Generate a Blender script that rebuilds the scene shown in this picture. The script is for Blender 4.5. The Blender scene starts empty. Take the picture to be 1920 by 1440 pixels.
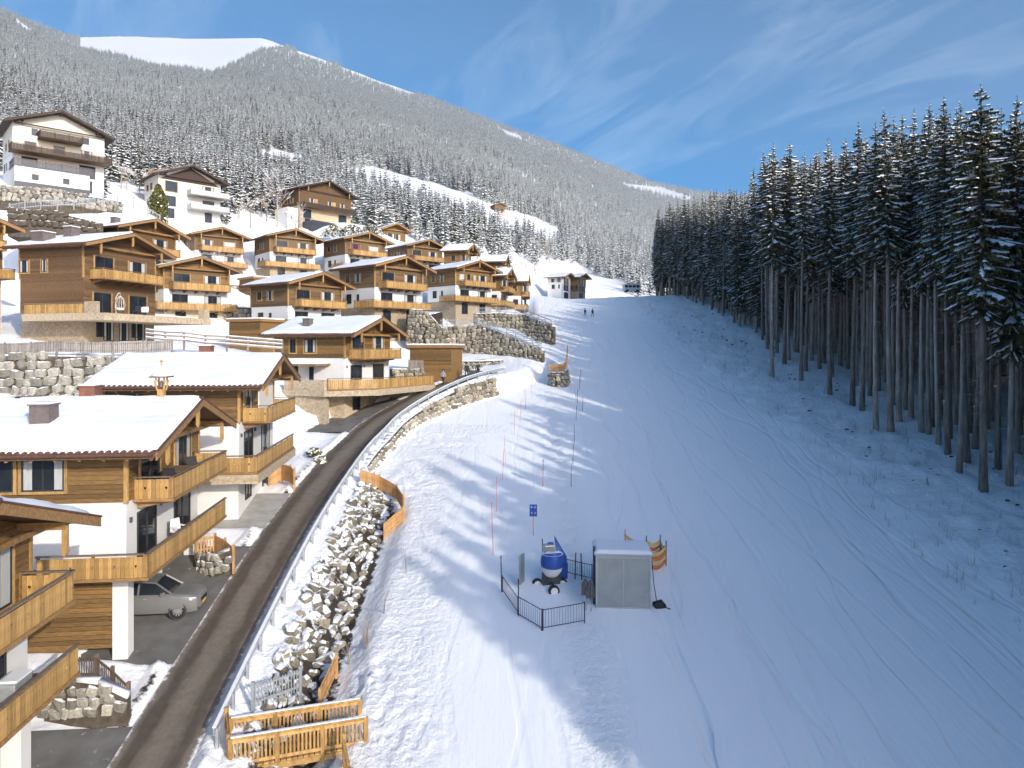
import bpy, math, random
import numpy as np
from mathutils import Vector, Matrix
R = math.radians
random.seed(7)
rng = np.random.default_rng(7)
scn = bpy.context.scene
COL = scn.collection

# ------------------------------------------------------------------ camera, sky, sun, exposure
F, HOR = 1320.0, 655.0                       # focal length and horizon row for a 1920 px wide picture
cam_d = bpy.data.cameras.new('camera')
cam = bpy.data.objects.new('camera', cam_d)
COL.objects.link(cam)
cam.location = (0, 0, 0)
cam.rotation_euler = (R(90), 0, 0)
cam_d.sensor_width = 36.0
cam_d.lens = 36.0 * F / 1920.0
cam_d.shift_y = -(720.0 - HOR) / 1920.0
cam_d.clip_start = 0.5
cam_d.clip_end = 20000
scn.camera = cam

SUN_AZ, SUN_EL = R(142), R(21.5)             # azimuth clockwise from +Y
world = bpy.data.worlds.new('World')
scn.world = world
world.use_nodes = True
wt = world.node_tree
wt.nodes.clear()
wo = wt.nodes.new('ShaderNodeOutputWorld')
bg = wt.nodes.new('ShaderNodeBackground')
sky = wt.nodes.new('ShaderNodeTexSky')
sky.sky_type = 'NISHITA'
sky.sun_disc = False
sky.sun_elevation = SUN_EL
sky.sun_rotation = SUN_AZ
sky.altitude = 900
sky.air_density = 0.55
sky.dust_density = 5.5
sky.ozone_density = 3.0
bg.inputs['Strength'].default_value = 0.15


def N(t, typ, **kw):
    n = t.nodes.new(typ)
    for k, v in kw.items():
        if k.startswith('i_'):
            n.inputs[int(k[2:])].default_value = v
        else:
            setattr(n, k, v)
    return n


# thin cirrus streaks over the whole sky: noise on a cloud plane 1 unit up, stretched along one wind direction
tc = N(wt, 'ShaderNodeTexCoord')
sep = N(wt, 'ShaderNodeSeparateXYZ')
wt.links.new(tc.outputs['Generated'], sep.inputs[0])
zz = N(wt, 'ShaderNodeMath', operation='MAXIMUM', i_1=0.0)
wt.links.new(sep.outputs['Z'], zz.inputs[0])
za = N(wt, 'ShaderNodeMath', operation='ADD', i_1=0.22)
wt.links.new(zz.outputs[0], za.inputs[0])
dx = N(wt, 'ShaderNodeMath', operation='DIVIDE')
dy = N(wt, 'ShaderNodeMath', operation='DIVIDE')
wt.links.new(sep.outputs['X'], dx.inputs[0]); wt.links.new(za.outputs[0], dx.inputs[1])
wt.links.new(sep.outputs['Y'], dy.inputs[0]); wt.links.new(za.outputs[0], dy.inputs[1])
cmb = N(wt, 'ShaderNodeCombineXYZ')
wt.links.new(dx.outputs[0], cmb.inputs[0]); wt.links.new(dy.outputs[0], cmb.inputs[1])
mp = N(wt, 'ShaderNodeMapping')
mp.inputs['Scale'].default_value = (0.6, 2.0, 1)
mr_ = N(wt, 'ShaderNodeMapping')
mr_.inputs['Rotation'].default_value = (0, 0, R(-122))
mr_.inputs['Location'].default_value = (3.3, 1.9, 0)
wt.links.new(cmb.outputs[0], mr_.inputs[0])
wt.links.new(mr_.outputs[0], mp.inputs[0])
n1 = N(wt, 'ShaderNodeTexNoise')
n1.inputs['Scale'].default_value = 2.3; n1.inputs['Detail'].default_value = 11; n1.inputs['Roughness'].default_value = 0.66
n1.inputs['Distortion'].default_value = 1.1
wt.links.new(mp.outputs[0], n1.inputs[0])
n2 = N(wt, 'ShaderNodeTexNoise')
n2.inputs['Scale'].default_value = 0.8; n2.inputs['Detail'].default_value = 3
wt.links.new(cmb.outputs[0], n2.inputs[0])
mul = N(wt, 'ShaderNodeMath', operation='MULTIPLY')
wt.links.new(n1.outputs[0], mul.inputs[0]); wt.links.new(n2.outputs[0], mul.inputs[1])
cr = N(wt, 'ShaderNodeMapRange', i_1=0.235, i_2=0.46, i_3=0.0, i_4=0.38)
wt.links.new(mul.outputs[0], cr.inputs[0])
mixc = N(wt, 'ShaderNodeMix', data_type='RGBA')
wt.links.new(cr.outputs[0], mixc.inputs[0])
hs = N(wt, 'ShaderNodeHueSaturation')
hs.inputs['Saturation'].default_value = 1.55
hs.inputs['Value'].default_value = 1.0
hs.inputs['Hue'].default_value = 0.487
wt.links.new(sky.outputs[0], hs.inputs['Color'])
wt.links.new(hs.outputs[0], mixc.inputs[6])
mixc.inputs[7].default_value = (3.3, 4.0, 4.9, 1)
wt.links.new(mixc.outputs[2], bg.inputs['Color'])
wt.links.new(bg.outputs[0], wo.inputs['Surface'])

sun_d = bpy.data.lights.new('sun', 'SUN')
sun_d.energy = 2.0
sun_d.angle = R(0.5)
sun_d.color = (1.0, 0.92, 0.80)
sun = bpy.data.objects.new('sun', sun_d)
COL.objects.link(sun)
sdir = Vector((math.sin(SUN_AZ) * math.cos(SUN_EL), math.cos(SUN_AZ) * math.cos(SUN_EL), math.sin(SUN_EL)))
sun.rotation_euler = sdir.to_track_quat('Z', 'Y').to_euler()
sun.location = sdir * 60

vs = scn.view_settings
vs.view_transform = 'Standard'
vs.look = 'None'
vs.exposure = 0.84
vs.gamma = 1.0
vs.use_curve_mapping = False
scn.render.engine = 'CYCLES'
scn.cycles.max_bounces = 6
scn.cycles.use_denoising = True
#@@BODY@@

# ------------------------------------------------------------------ helpers
def px(u, v, y):
    """world point that stands at picture position (u, v) of the 1920x1440 photograph at distance y"""
    return Vector(((u - 960.0) / F * y, y, (HOR - v) / F * y))


class MB:
    """collects shapes for ONE mesh object"""
    def __init__(s):
        s.v = []; s.f = []; s.m = []; s.mi = 0

    def add(s, vs, fs):
        b = len(s.v)
        s.v.extend([tuple(p) for p in vs])
        for f in fs:
            s.f.append(tuple(b + i for i in f)); s.m.append(s.mi)
        return s

    def box(s, x0, x1, y0, y1, z0, z1):
        if x0 > x1: x0, x1 = x1, x0
        if y0 > y1: y0, y1 = y1, y0
        if z0 > z1: z0, z1 = z1, z0
        return s.add([(x0, y0, z0), (x1, y0, z0), (x1, y1, z0), (x0, y1, z0), (x0, y0, z1), (x1, y0, z1), (x1, y1, z1), (x0, y1, z1)],
                     [(0, 3, 2, 1), (4, 5, 6, 7), (0, 1, 5, 4), (1, 2, 6, 5), (2, 3, 7, 6), (3, 0, 4, 7)])

    def hexa(s, p):
        return s.add(p, [(0, 3, 2, 1), (4, 5, 6, 7), (0, 1, 5, 4), (1, 2, 6, 5), (2, 3, 7, 6), (3, 0, 4, 7)])

    def beam(s, a, b, w, h, up=(0, 0, 1)):
        a = Vector(a); b = Vector(b); d = (b - a)
        if d.length < 1e-6: return s
        d.normalize(); u = Vector(up)
        sd = d.cross(u)
        if sd.length < 1e-4: sd = d.cross(Vector((1, 0, 0)))
        sd.normalize(); u = sd.cross(d); sd *= w / 2; u *= h / 2
        return s.hexa([a - sd - u, a + sd - u, b + sd - u, b - sd - u, a - sd + u, a + sd + u, b + sd + u, b - sd + u])

    def prism(s, poly, ext):
        n = len(poly); e = Vector(ext)
        p = [Vector(q) for q in poly]
        return s.add(p + [q + e for q in p], [tuple(range(n - 1, -1, -1)), tuple(range(n, 2 * n))] + [(i, (i + 1) % n, n + (i + 1) % n, n + i) for i in range(n)])

    def tube(s, pts, r, n=6, cap=True):
        pts = [Vector(p) for p in pts]
        rr = r if isinstance(r, (list, tuple)) else [r] * len(pts)
        vs = []
        for i, p in enumerate(pts):
            d = (pts[min(i + 1, len(pts) - 1)] - pts[max(i - 1, 0)])
            d = d.normalized() if d.length > 1e-6 else Vector((0, 0, 1))
            a = d.cross(Vector((0, 0, 1)) if abs(d.z) < .95 else Vector((1, 0, 0))).normalized(); b = d.cross(a)
            for k in range(n):
                t = 2 * math.pi * k / n
                vs.append(p + (a * math.cos(t) + b * math.sin(t)) * rr[i])
        fs = []
        for i in range(len(pts) - 1):
            for k in range(n):
                k2 = (k + 1) % n
                fs.append((i * n + k, i * n + k2, (i + 1) * n + k2, (i + 1) * n + k))
        if cap:
            fs.append(tuple(range(n - 1, -1, -1))); fs.append(tuple(range((len(pts) - 1) * n, len(pts) * n)))
        return s.add(vs, fs)

    def mesh(s, name, mats, smooth=False):
        me = bpy.data.meshes.new(name)
        me.from_pydata(s.v, [], s.f)
        ml = mats if isinstance(mats, (list, tuple)) else [mats]
        for m in ml: me.materials.append(m)
        if len(ml) > 1: me.polygons.foreach_set('material_index', s.m)
        if smooth: me.polygons.foreach_set('use_smooth', [True] * len(s.f))
        me.update()
        return me

    def build(s, name, mats, parent=None, smooth=False, bevel=0):
        o = link(name, s.mesh(name, mats, smooth), parent)
        if bevel:
            b = o.modifiers.new('bevel', 'BEVEL'); b.width = bevel; b.segments = 2; b.limit_method = 'ANGLE'
        return o


def link(name, data, parent=None, loc=None, rz=None):
    o = bpy.data.objects.new(name, data)
    COL.objects.link(o)
    if parent is not None: o.parent = parent
    if loc is not None: o.location = loc
    if rz is not None: o.rotation_euler = (0, 0, rz)
    return o


def tag(o, label, cat, group=None):
    o['label'] = label; o['category'] = cat
    if group: o['group'] = group
    return o


def thing(name, label, cat, loc=(0, 0, 0), rz=0, group=None):
    return tag(link(name, None, None, loc, rz), label, cat, group)


# ------------------------------------------------------------------ materials
def mat(name, col, rough=0.7, var=0.12, scale=6.0, bump=0.0, bscale=30.0, metal=0.0, island=0.0, stretch=None, coord='Object', spec=0.4, col2=None, detail=4, bdist=0.02):
    m = bpy.data.materials.new(name); m.use_nodes = True
    t = m.node_tree; p = t.nodes['Principled BSDF']
    p.inputs['Roughness'].default_value = rough; p.inputs['Metallic'].default_value = metal
    p.inputs['Specular IOR Level'].default_value = spec
    tcn = N(t, 'ShaderNodeTexCoord'); mpn = N(t, 'ShaderNodeMapping')
    if stretch: mpn.inputs['Scale'].default_value = stretch
    t.links.new(tcn.outputs[coord], mpn.inputs[0])
    nz = N(t, 'ShaderNodeTexNoise'); nz.inputs['Scale'].default_value = scale; nz.inputs['Detail'].default_value = detail
    t.links.new(mpn.outputs[0], nz.inputs[0])
    mr = N(t, 'ShaderNodeMapRange', i_1=0.3, i_2=0.7, i_3=0.0, i_4=1.0)
    t.links.new(nz.outputs[0], mr.inputs[0])
    mx = N(t, 'ShaderNodeMix', data_type='RGBA')
    c2 = col2 if col2 else tuple(min(1, c * (1 + var)) for c in col)
    c1 = col if col2 else tuple(c * (1 - var) for c in col)
    mx.inputs[6].default_value = (*c1, 1); mx.inputs[7].default_value = (*c2, 1)
    t.links.new(mr.outputs[0], mx.inputs[0])
    outc = mx.outputs[2]
    if island:
        g = N(t, 'ShaderNodeNewGeometry'); oi = N(t, 'ShaderNodeObjectInfo')
        ad = N(t, 'ShaderNodeMath', operation='ADD'); t.links.new(g.outputs['Random Per Island'], ad.inputs[0]); t.links.new(oi.outputs['Random'], ad.inputs[1])
        fr = N(t, 'ShaderNodeMath', operation='FRACT'); t.links.new(ad.outputs[0], fr.inputs[0])
        mr2 = N(t, 'ShaderNodeMapRange', i_1=0, i_2=1, i_3=1 - island, i_4=1 + island); t.links.new(fr.outputs[0], mr2.inputs[0])
        hv = N(t, 'ShaderNodeHueSaturation'); t.links.new(outc, hv.inputs['Color']); t.links.new(mr2.outputs[0], hv.inputs['Value'])
        outc = hv.outputs[0]
    t.links.new(outc, p.inputs['Base Color'])
    if bump:
        nb = N(t, 'ShaderNodeTexNoise'); nb.inputs['Scale'].default_value = bscale; nb.inputs['Detail'].default_value = 5
        t.links.new(mpn.outputs[0], nb.inputs[0])
        bp = N(t, 'ShaderNodeBump'); bp.inputs['Strength'].default_value = bump; bp.inputs['Distance'].default_value = bdist
        t.links.new(nb.outputs[0], bp.inputs['Height']); t.links.new(bp.outputs[0], p.inputs['Normal'])
    m['_c'] = 1
    return m


def snowcap(m, thr=0.55, scale=3.0, snow=(0.84, 0.86, 0.88)):
    """let settled snow lie on the faces of a material that point up"""
    t = m.node_tree; p = t.nodes['Principled BSDF']
    src = p.inputs['Base Color'].links[0].from_socket
    g = N(t, 'ShaderNodeNewGeometry'); sp = N(t, 'ShaderNodeSeparateXYZ'); t.links.new(g.outputs['Normal'], sp.inputs[0])
    tcn = N(t, 'ShaderNodeTexCoord')
    nz = N(t, 'ShaderNodeTexNoise'); nz.inputs['Scale'].default_value = scale; nz.inputs['Detail'].default_value = 4
    t.links.new(g.outputs['Position'], nz.inputs[0])
    ma = N(t, 'ShaderNodeMath', operation='MULTIPLY_ADD', i_1=0.9, i_2=-0.45); t.links.new(nz.outputs[0], ma.inputs[0])
    ad = N(t, 'ShaderNodeMath', operation='ADD'); t.links.new(sp.outputs[2], ad.inputs[0]); t.links.new(ma.outputs[0], ad.inputs[1])
    mr = N(t, 'ShaderNodeMapRange', i_1=thr - 0.06, i_2=thr + 0.06, i_3=0, i_4=1); t.links.new(ad.outputs[0], mr.inputs[0])
    mx = N(t, 'ShaderNodeMix', data_type='RGBA'); t.links.new(mr.outputs[0], mx.inputs[0]); t.links.new(src, mx.inputs[6])
    mx.inputs[7].default_value = (*snow, 1)
    t.links.new(mx.outputs[2], p.inputs['Base Color'])
    return m


M = {}
M['snow'] = mat('snow', (0.79, 0.805, 0.83), 0.6, 0.015, 2, 0.25, 3.0, spec=0.25, coord='Object', bdist=0.05)
M['wood'] = mat('larch_siding', (0.118, 0.068, 0.024), 0.62, 0.4, 9, 0.25, 60, island=0.36, stretch=(0.35, 1, 3.5), coord='Object', col2=(0.245, 0.140, 0.046))
M['wood_mid'] = mat('mid_siding', (0.105, 0.066, 0.032), 0.66, 0.4, 9, 0.25, 60, island=0.32, stretch=(0.35, 1, 3.5), col2=(0.21, 0.132, 0.06))
M['dkwood'] = mat('dark_wood', (0.045, 0.028, 0.02), 0.7, 0.3, 8, island=0.2)
M['wood_old'] = mat('aged_siding', (0.085, 0.050, 0.026), 0.7, 0.4, 9, 0.25, 60, island=0.28, stretch=(0.35, 1, 3.5), col2=(0.19, 0.112, 0.052))
M['board'] = mat('balcony_boards', (0.30, 0.175, 0.058), 0.6, 0.3, 7, 0.2, 50, island=0.28, stretch=(1.2, 1.2, 0.5), col2=(0.47, 0.295, 0.105))
M['trim'] = mat('light_wood_trim', (0.40, 0.245, 0.09), 0.6, 0.25, 8, 0.15, 50, island=0.18, stretch=(1, 1, 0.4))
M['beam'] = mat('beam_wood', (0.25, 0.145, 0.058), 0.65, 0.3, 8, 0.2, 50, island=0.2, stretch=(0.5, 1, 1))
M['beam_dark'] = mat('weathered_beam', (0.17, 0.105, 0.055), 0.75, 0.35, 8, 0.2, 50, island=0.25)
M['rail'] = mat('weathered_handrail', (0.17, 0.125, 0.09), 0.75, 0.3, 8, 0.2, 40, island=0.2)
M['tile'] = mat('brown_roof_tile', (0.105, 0.052, 0.034), 0.6, 0.3, 8, 0.2, 30, island=0.25)
M['soffit'] = mat('soffit_boards', (0.16, 0.085, 0.038), 0.75, 0.3, 8, 0.1, 40, island=0.2)
M['white'] = mat('white_render', (0.70, 0.70, 0.68), 0.85, 0.03, 1.5, 0.15, 60)
M['cream'] = mat('cream_render', (0.64, 0.62, 0.54), 0.85, 0.05, 1.5, 0.15, 60)
M['stonewall'] = mat('rubble_stone', (0.30, 0.23, 0.15), 0.9, 0.4, 5, 0.8, 9, island=0.25, col2=(0.50, 0.42, 0.30), bdist=0.06)
M['stone'] = snowcap(mat('boulder', (0.20, 0.172, 0.125), 0.9, 0.3, 2.5, 0.6, 6, island=0.5, col2=(0.38, 0.335, 0.245), bdist=0.1), 0.83)
M['stone_grey'] = snowcap(mat('grey_boulder', (0.19, 0.182, 0.158), 0.9, 0.3, 2.5, 0.6, 6, island=0.5, col2=(0.36, 0.335, 0.27), bdist=0.1), 0.80)
M['stone_snowy'] = snowcap(mat('snowy_boulder', (0.13, 0.115, 0.088), 0.9, 0.3, 2.5, 0.6, 6, island=0.5, col2=(0.27, 0.24, 0.175), bdist=0.1), 0.62, 2.0)
M['stone_dark'] = snowcap(mat('dark_stone_joint', (0.085, 0.07, 0.052), 0.95, 0.4, 3, 0.6, 8), 0.8)
M['glass'] = mat('window_glass', (0.020, 0.026, 0.034), 0.08, 0.3, 0.8, spec=0.45)
M['curtain'] = mat('pale_curtain', (0.42, 0.44, 0.43), 0.8, 0.15, 4, stretch=(6, 6, 0.3))
M['frame_dark'] = mat('dark_frame', (0.035, 0.035, 0.038), 0.5, 0.2, 10)
M['blind'] = mat('white_blind', (0.72, 0.72, 0.70), 0.7, 0.04, 3, stretch=(0.5, 0.5, 25), bump=0.2, bscale=3)
M['greyblind'] = mat('grey_blind', (0.46, 0.46, 0.45), 0.7, 0.05, 3)
M['redcloth'] = mat('red_curtain', (0.30, 0.04, 0.06), 0.8, 0.3, 4)
M['chimney'] = mat('chimney_sheet', (0.13, 0.11, 0.10), 0.6, 0.25, 5, 0.1, 20)
M['chimney_red'] = mat('chimney_copper', (0.20, 0.085, 0.055), 0.6, 0.25, 5, 0.1, 20)
M['metal'] = mat('galvanised_steel', (0.42, 0.45, 0.47), 0.45, 0.12, 4, metal=0.4, spec=0.5)
M['metal_dark'] = mat('dark_steel', (0.06, 0.065, 0.07), 0.5, 0.2, 6, metal=0.2)
M['bark'] = mat('spruce_bark', (0.19, 0.152, 0.122), 0.95, 0.35, 3, 0.8, 12, stretch=(1.5, 1.5, 0.25), col2=(0.42, 0.355, 0.295), bdist=0.05, island=0.4)
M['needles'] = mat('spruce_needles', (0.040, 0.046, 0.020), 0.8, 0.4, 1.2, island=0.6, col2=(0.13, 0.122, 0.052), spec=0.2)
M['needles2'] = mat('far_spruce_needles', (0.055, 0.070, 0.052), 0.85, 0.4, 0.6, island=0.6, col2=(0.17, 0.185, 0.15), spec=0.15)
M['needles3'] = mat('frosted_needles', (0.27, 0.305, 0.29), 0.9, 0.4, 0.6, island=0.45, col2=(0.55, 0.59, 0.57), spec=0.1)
M['twig'] = mat('frosted_twig', (0.22, 0.18, 0.14), 0.9, 0.3, 3, island=0.3)
M['larch'] = mat('larch_twigs', (0.24, 0.19, 0.13), 0.9, 0.3, 3, island=0.4, col2=(0.42, 0.37, 0.30))
M['boughsnow'] = mat('bough_snow', (0.80, 0.82, 0.85), 0.7, 0.05, 2, spec=0.2, island=0.1)
M['shrub'] = mat('evergreen_shrub', (0.06, 0.07, 0.02), 0.8, 0.3, 3, island=0.5, col2=(0.16, 0.15, 0.03))
M['asphalt'] = mat('driveway_asphalt', (0.105, 0.10, 0.092), 0.85, 0.3, 0.9, 0.3, 25, coord='Object', col2=(0.17, 0.165, 0.155))
def slush(m, thr=.60, scale=.55):
    """trodden snow left lying in patches on paving"""
    t = m.node_tree; p = t.nodes['Principled BSDF']; src = p.inputs['Base Color'].links[0].from_socket
    g = N(t, 'ShaderNodeNewGeometry'); nz = N(t, 'ShaderNodeTexNoise'); nz.inputs['Scale'].default_value = scale; nz.inputs['Detail'].default_value = 9; nz.inputs['Roughness'].default_value = .7
    t.links.new(g.outputs['Position'], nz.inputs[0]); mr = N(t, 'ShaderNodeMapRange', i_1=thr, i_2=thr + .07, i_3=0, i_4=.85); t.links.new(nz.outputs[0], mr.inputs[0])
    mx = N(t, 'ShaderNodeMix', data_type='RGBA'); t.links.new(mr.outputs[0], mx.inputs[0]); t.links.new(src, mx.inputs[6]); mx.inputs[7].default_value = (.66, .66, .66, 1); t.links.new(mx.outputs[2], p.inputs['Base Color'])
slush(M['asphalt'])
M['concrete'] = mat('concrete', (0.36, 0.35, 0.32), 0.9, 0.15, 1.5, 0.2, 20)
M['fence_grey'] = mat('weathered_fence', (0.23, 0.205, 0.18), 0.85, 0.25, 6, 0.2, 40, island=0.25, stretch=(1, 1, 0.4))
M['fence_new'] = mat('new_larch_fence', (0.48, 0.275, 0.115), 0.65, 0.25, 6, 0.2, 40, island=0.2, stretch=(1, 1, 0.4))
M['fence_gold'] = mat('golden_timber', (0.42, 0.25, 0.088), 0.65, 0.3, 6, 0.2, 40, island=0.2, stretch=(1, 1, 0.4))
M['black'] = mat('black_rubber', (0.018, 0.018, 0.02), 0.7, 0.2, 6)


# ------------------------------------------------------------------ terrain
def interp(x, xs, ys):
    return np.interp(x, xs, ys)


ROAD = np.array([(-11.6, 8, -18.2), (-12.2, 15, -16.9), (-12.97, 25, -14.9), (-13.45, 32, -13.5), (-13.8, 43, -11.0), (-13.96, 56, -9.0), (-13.4, 62, -7.9), (-12.6, 68, -6.8),
                 (-9.6, 75, -5.0), (-5.6, 82, -3.4), (-3.9, 86.5, -3.0), (-4.6, 90.5, -2.85), (-8, 92.6, -2.65), (-13, 93.2, -2.45), (-21, 93.6, -2.0)])


def catmull(P, n=8):
    P = np.asarray(P, float); Q = np.vstack([2 * P[0] - P[1], P, 2 * P[-1] - P[-2]]); out = []
    for i in range(1, len(Q) - 2):
        p0, p1, p2, p3 = Q[i - 1:i + 3]
        for k in range(n):
            t = k / n
            out.append(.5 * ((2 * p1) + (-p0 + p2) * t + (2 * p0 - 5 * p1 + 4 * p2 - p3) * t * t + (-p0 + 3 * p1 - 3 * p2 + p3) * t ** 3))
    out.append(P[-1]); return np.array(out)


RC = catmull(ROAD, 10)
# right-hand guardrail line, then the foot of the hillside beyond its end
i84 = int(np.argmin(np.abs(RC[:, 1] - 80))) if True else 0
tan = np.gradient(RC[:, :2], axis=0); tan /= np.linalg.norm(tan, axis=1)[:, None]
RAIL = [(RC[i, 0] + 2.05 * tan[i, 1], RC[i, 1] - 2.05 * tan[i, 0], RC[i, 2] + .02) for i in range(len(RC)) if RC[i, 1] < 80.5 and i <= i84]
RAIL += [(-2.4, 82.3, -3.1), (-0.9, 85.0, -2.95)]
RAIL = np.array(RAIL)
EDGE = np.vstack([RAIL, [(1.2, 90, -2.6), (2.6, 96, -1.8), (3.6, 105, -0.3), (4.4, 120, 2.3), (5.2, 150, 7.6), (6, 190, 14.5), (7, 230, 18.0), (8, 360, 18)]])


def slope_z(x, y):
    z = -20 + .18 * y
    yy = np.clip(y - 175, 0, None)
    z = z - .0026 * np.minimum(yy, 60) ** 2 - np.clip(yy - 60, 0, None) * .10
    z = z + .25 * np.sin(x * .13 + y * .05) * np.exp(-((x - 20) / 20) ** 2) + .02 * np.clip(x - 24, 0, 30) ** 1.25 * .9
    return z


def pl_dist(P, X, Y, vals=None):
    """distance to a polyline, signed (positive to the right of travel), and the interpolated third column"""
    best = np.full(X.shape, 1e9); sg = np.ones(X.shape); zv = np.zeros(X.shape)
    for a, b in zip(P[:-1], P[1:]):
        d = b[:2] - a[:2]; L2 = d @ d
        t = np.clip(((X - a[0]) * d[0] + (Y - a[1]) * d[1]) / L2, 0, 1)
        qx = X - a[0] - t * d[0]; qy = Y - a[1] - t * d[1]
        q = qx * qx + qy * qy; m = q < best
        best = np.where(m, q, best); sg = np.where(m, np.sign(d[1] * qx - d[0] * qy), sg); zv = np.where(m, a[2] + t * (b[2] - a[2]), zv)
    return np.sqrt(best) * np.where(sg == 0, 1, sg), zv


def sst(a, b, x):
    t = np.clip((x - a) / (b - a), 0, 1); return t * t * (3 - 2 * t)


CTRL = [tuple(p) for p in ROAD[1:-1]]
for i in range(0, len(RC), 5):
    if 14 < RC[i, 1] < 82:
        CTRL.append((RC[i, 0] - 5.2 * tan[i, 1], RC[i, 1] + 5.2 * tan[i, 0], RC[i, 2] + .05))
for i in range(0, len(EDGE), 4): CTRL.append(tuple(EDGE[i]))
CTRL += [(-22, 20, -14.6), (-26, 32, -12.2), (-28, 44, -9.2), (-34, 55, -5.5), (-30, 60, -5), (-24, 64, -5), (-38, 72, .6), (-52, 68, .8), (-30, 70, .2), (-20, 74, -3.5), (-12, 78, -4.6),
         (-24, 84, -2.2), (-28, 97, 0), (-45, 102, 3), (-18, 106, 1.6), (-9, 112, .5), (-10, 133, 5), (-62, 130, 11), (-60, 142, 14.5), (-46, 143, 14), (-31, 145, 13.5), (-21, 163, 14.5),
         (-8, 146, 10.5), (0, 156, 9.5), (1, 138, 5.2), (4, 155, 7), (-72, 118, 25.5), (-58, 116, 22), (-72, 146, 25), (-52, 160, 23), (-36, 168, 29), (-95, 110, 27), (-80, 80, 8), (-70, 60, 1.5), (-70, 30, -6),
         (-45, 118, 8), (-30, 120, 7.5), (-62, 98, 9), (-75, 98, 15), (-20, 185, 22), (-5, 190, 18), (5, 210, 17.5)]
CA = np.array(CTRL)


def tps_fit(P, lam):
    n = len(P); D = np.linalg.norm(P[:, None, :2] - P[None, :, :2], axis=2)
    K = np.where(D > 0, D * D * np.log(D + 1e-9), 0) + lam * np.eye(n)
    Q = np.hstack([np.ones((n, 1)), P[:, :2]])
    A = np.vstack([np.hstack([K, Q]), np.hstack([Q.T, np.zeros((3, 3))])])
    return np.linalg.solve(A, np.concatenate([P[:, 2], np.zeros(3)]))


WT = tps_fit(CA, 15.0)


def tps(X, Y):
    Z = WT[-3] + WT[-2] * X + WT[-1] * Y
    for (cx, cy, _), w in zip(CA, WT[:-3]):
        d2 = (X - cx) ** 2 + (Y - cy) ** 2 + 1e-9
        Z = Z + w * .5 * d2 * np.log(d2)
    return Z


# the mountain: skyline and foot row for each bearing, real distances growing up the flank
SKU = [-900, -300, 0, 60, 130, 230, 350, 490, 560, 640, 720, 780, 860, 950, 1050, 1150, 1230, 1310, 1400, 1600, 1900, 2500, 3200]
SKV = [60, 10, 20, 45, 70, 68, 72, 70, 95, 125, 155, 175, 205, 240, 275, 315, 345, 360, 372, 400, 440, 480, 500]
SKY_Y = [2200, 2300, 2600, 3000, 3600, 4300, 4500, 4500, 4300, 4200, 4100, 4000, 3900, 3900, 4000, 4100, 4200, 4300, 4400, 4500, 4600, 4600, 4600]
FTU = [-900, 0, 200, 440, 560, 700, 800, 900, 1000, 1100, 1250, 1400, 1900, 3200]
FTV = [320, 330, 345, 392, 415, 425, 438, 455, 500, 545, 560, 575, 590, 600]
FTY = [140, 140, 150, 162, 178, 190, 195, 205, 245, 300, 330, 340, 345, 345]


def hash_noise(X, Y, s):
    """smooth value noise"""
    X = X / s; Y = Y / s; xi = np.floor(X); yi = np.floor(Y); fx = X - xi; fy = Y - yi
    def h(a, b):
        v = np.sin(a * 127.1 + b * 311.7) * 43758.5453; return v - np.floor(v)
    fx = fx * fx * (3 - 2 * fx); fy = fy * fy * (3 - 2 * fy)
    return (h(xi, yi) * (1 - fx) + h(xi + 1, yi) * fx) * (1 - fy) + (h(xi, yi + 1) * (1 - fx) + h(xi + 1, yi + 1) * fx) * fy


def mount_z(X, Y):
    u = 960 + F * X / np.maximum(Y, 1)
    vb = interp(u, FTU, FTV); yb = interp(u, FTU, FTY); vk = interp(u, SKU, SKV); yk = interp(u, SKU, SKY_Y)
    s = np.log(np.maximum(Y, 10) / yb) / np.log(yk / yb)
    lump = (hash_noise(X + 999, Y, 420) - .5) * 26 * np.clip(s, 0, 1) * np.clip(1.02 - s, 0, 1) * 2 + (hash_noise(X, Y + 333, 130) - .5) * 8 * np.clip(s * 3, 0, 1) * np.clip(1.0 - s, 0, 1)
    gul = (hash_noise(u, np.zeros_like(u), 90) - .5) * 10 * np.clip(s, 0, 1) * np.clip(1.0 - s, 0, 1) * 3
    v = vb + (vk - vb) * np.where(s <= 1, s, 1 - (s - 1) * 1.2) + lump + gul
    return Y * (HOR - v) / F


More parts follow.
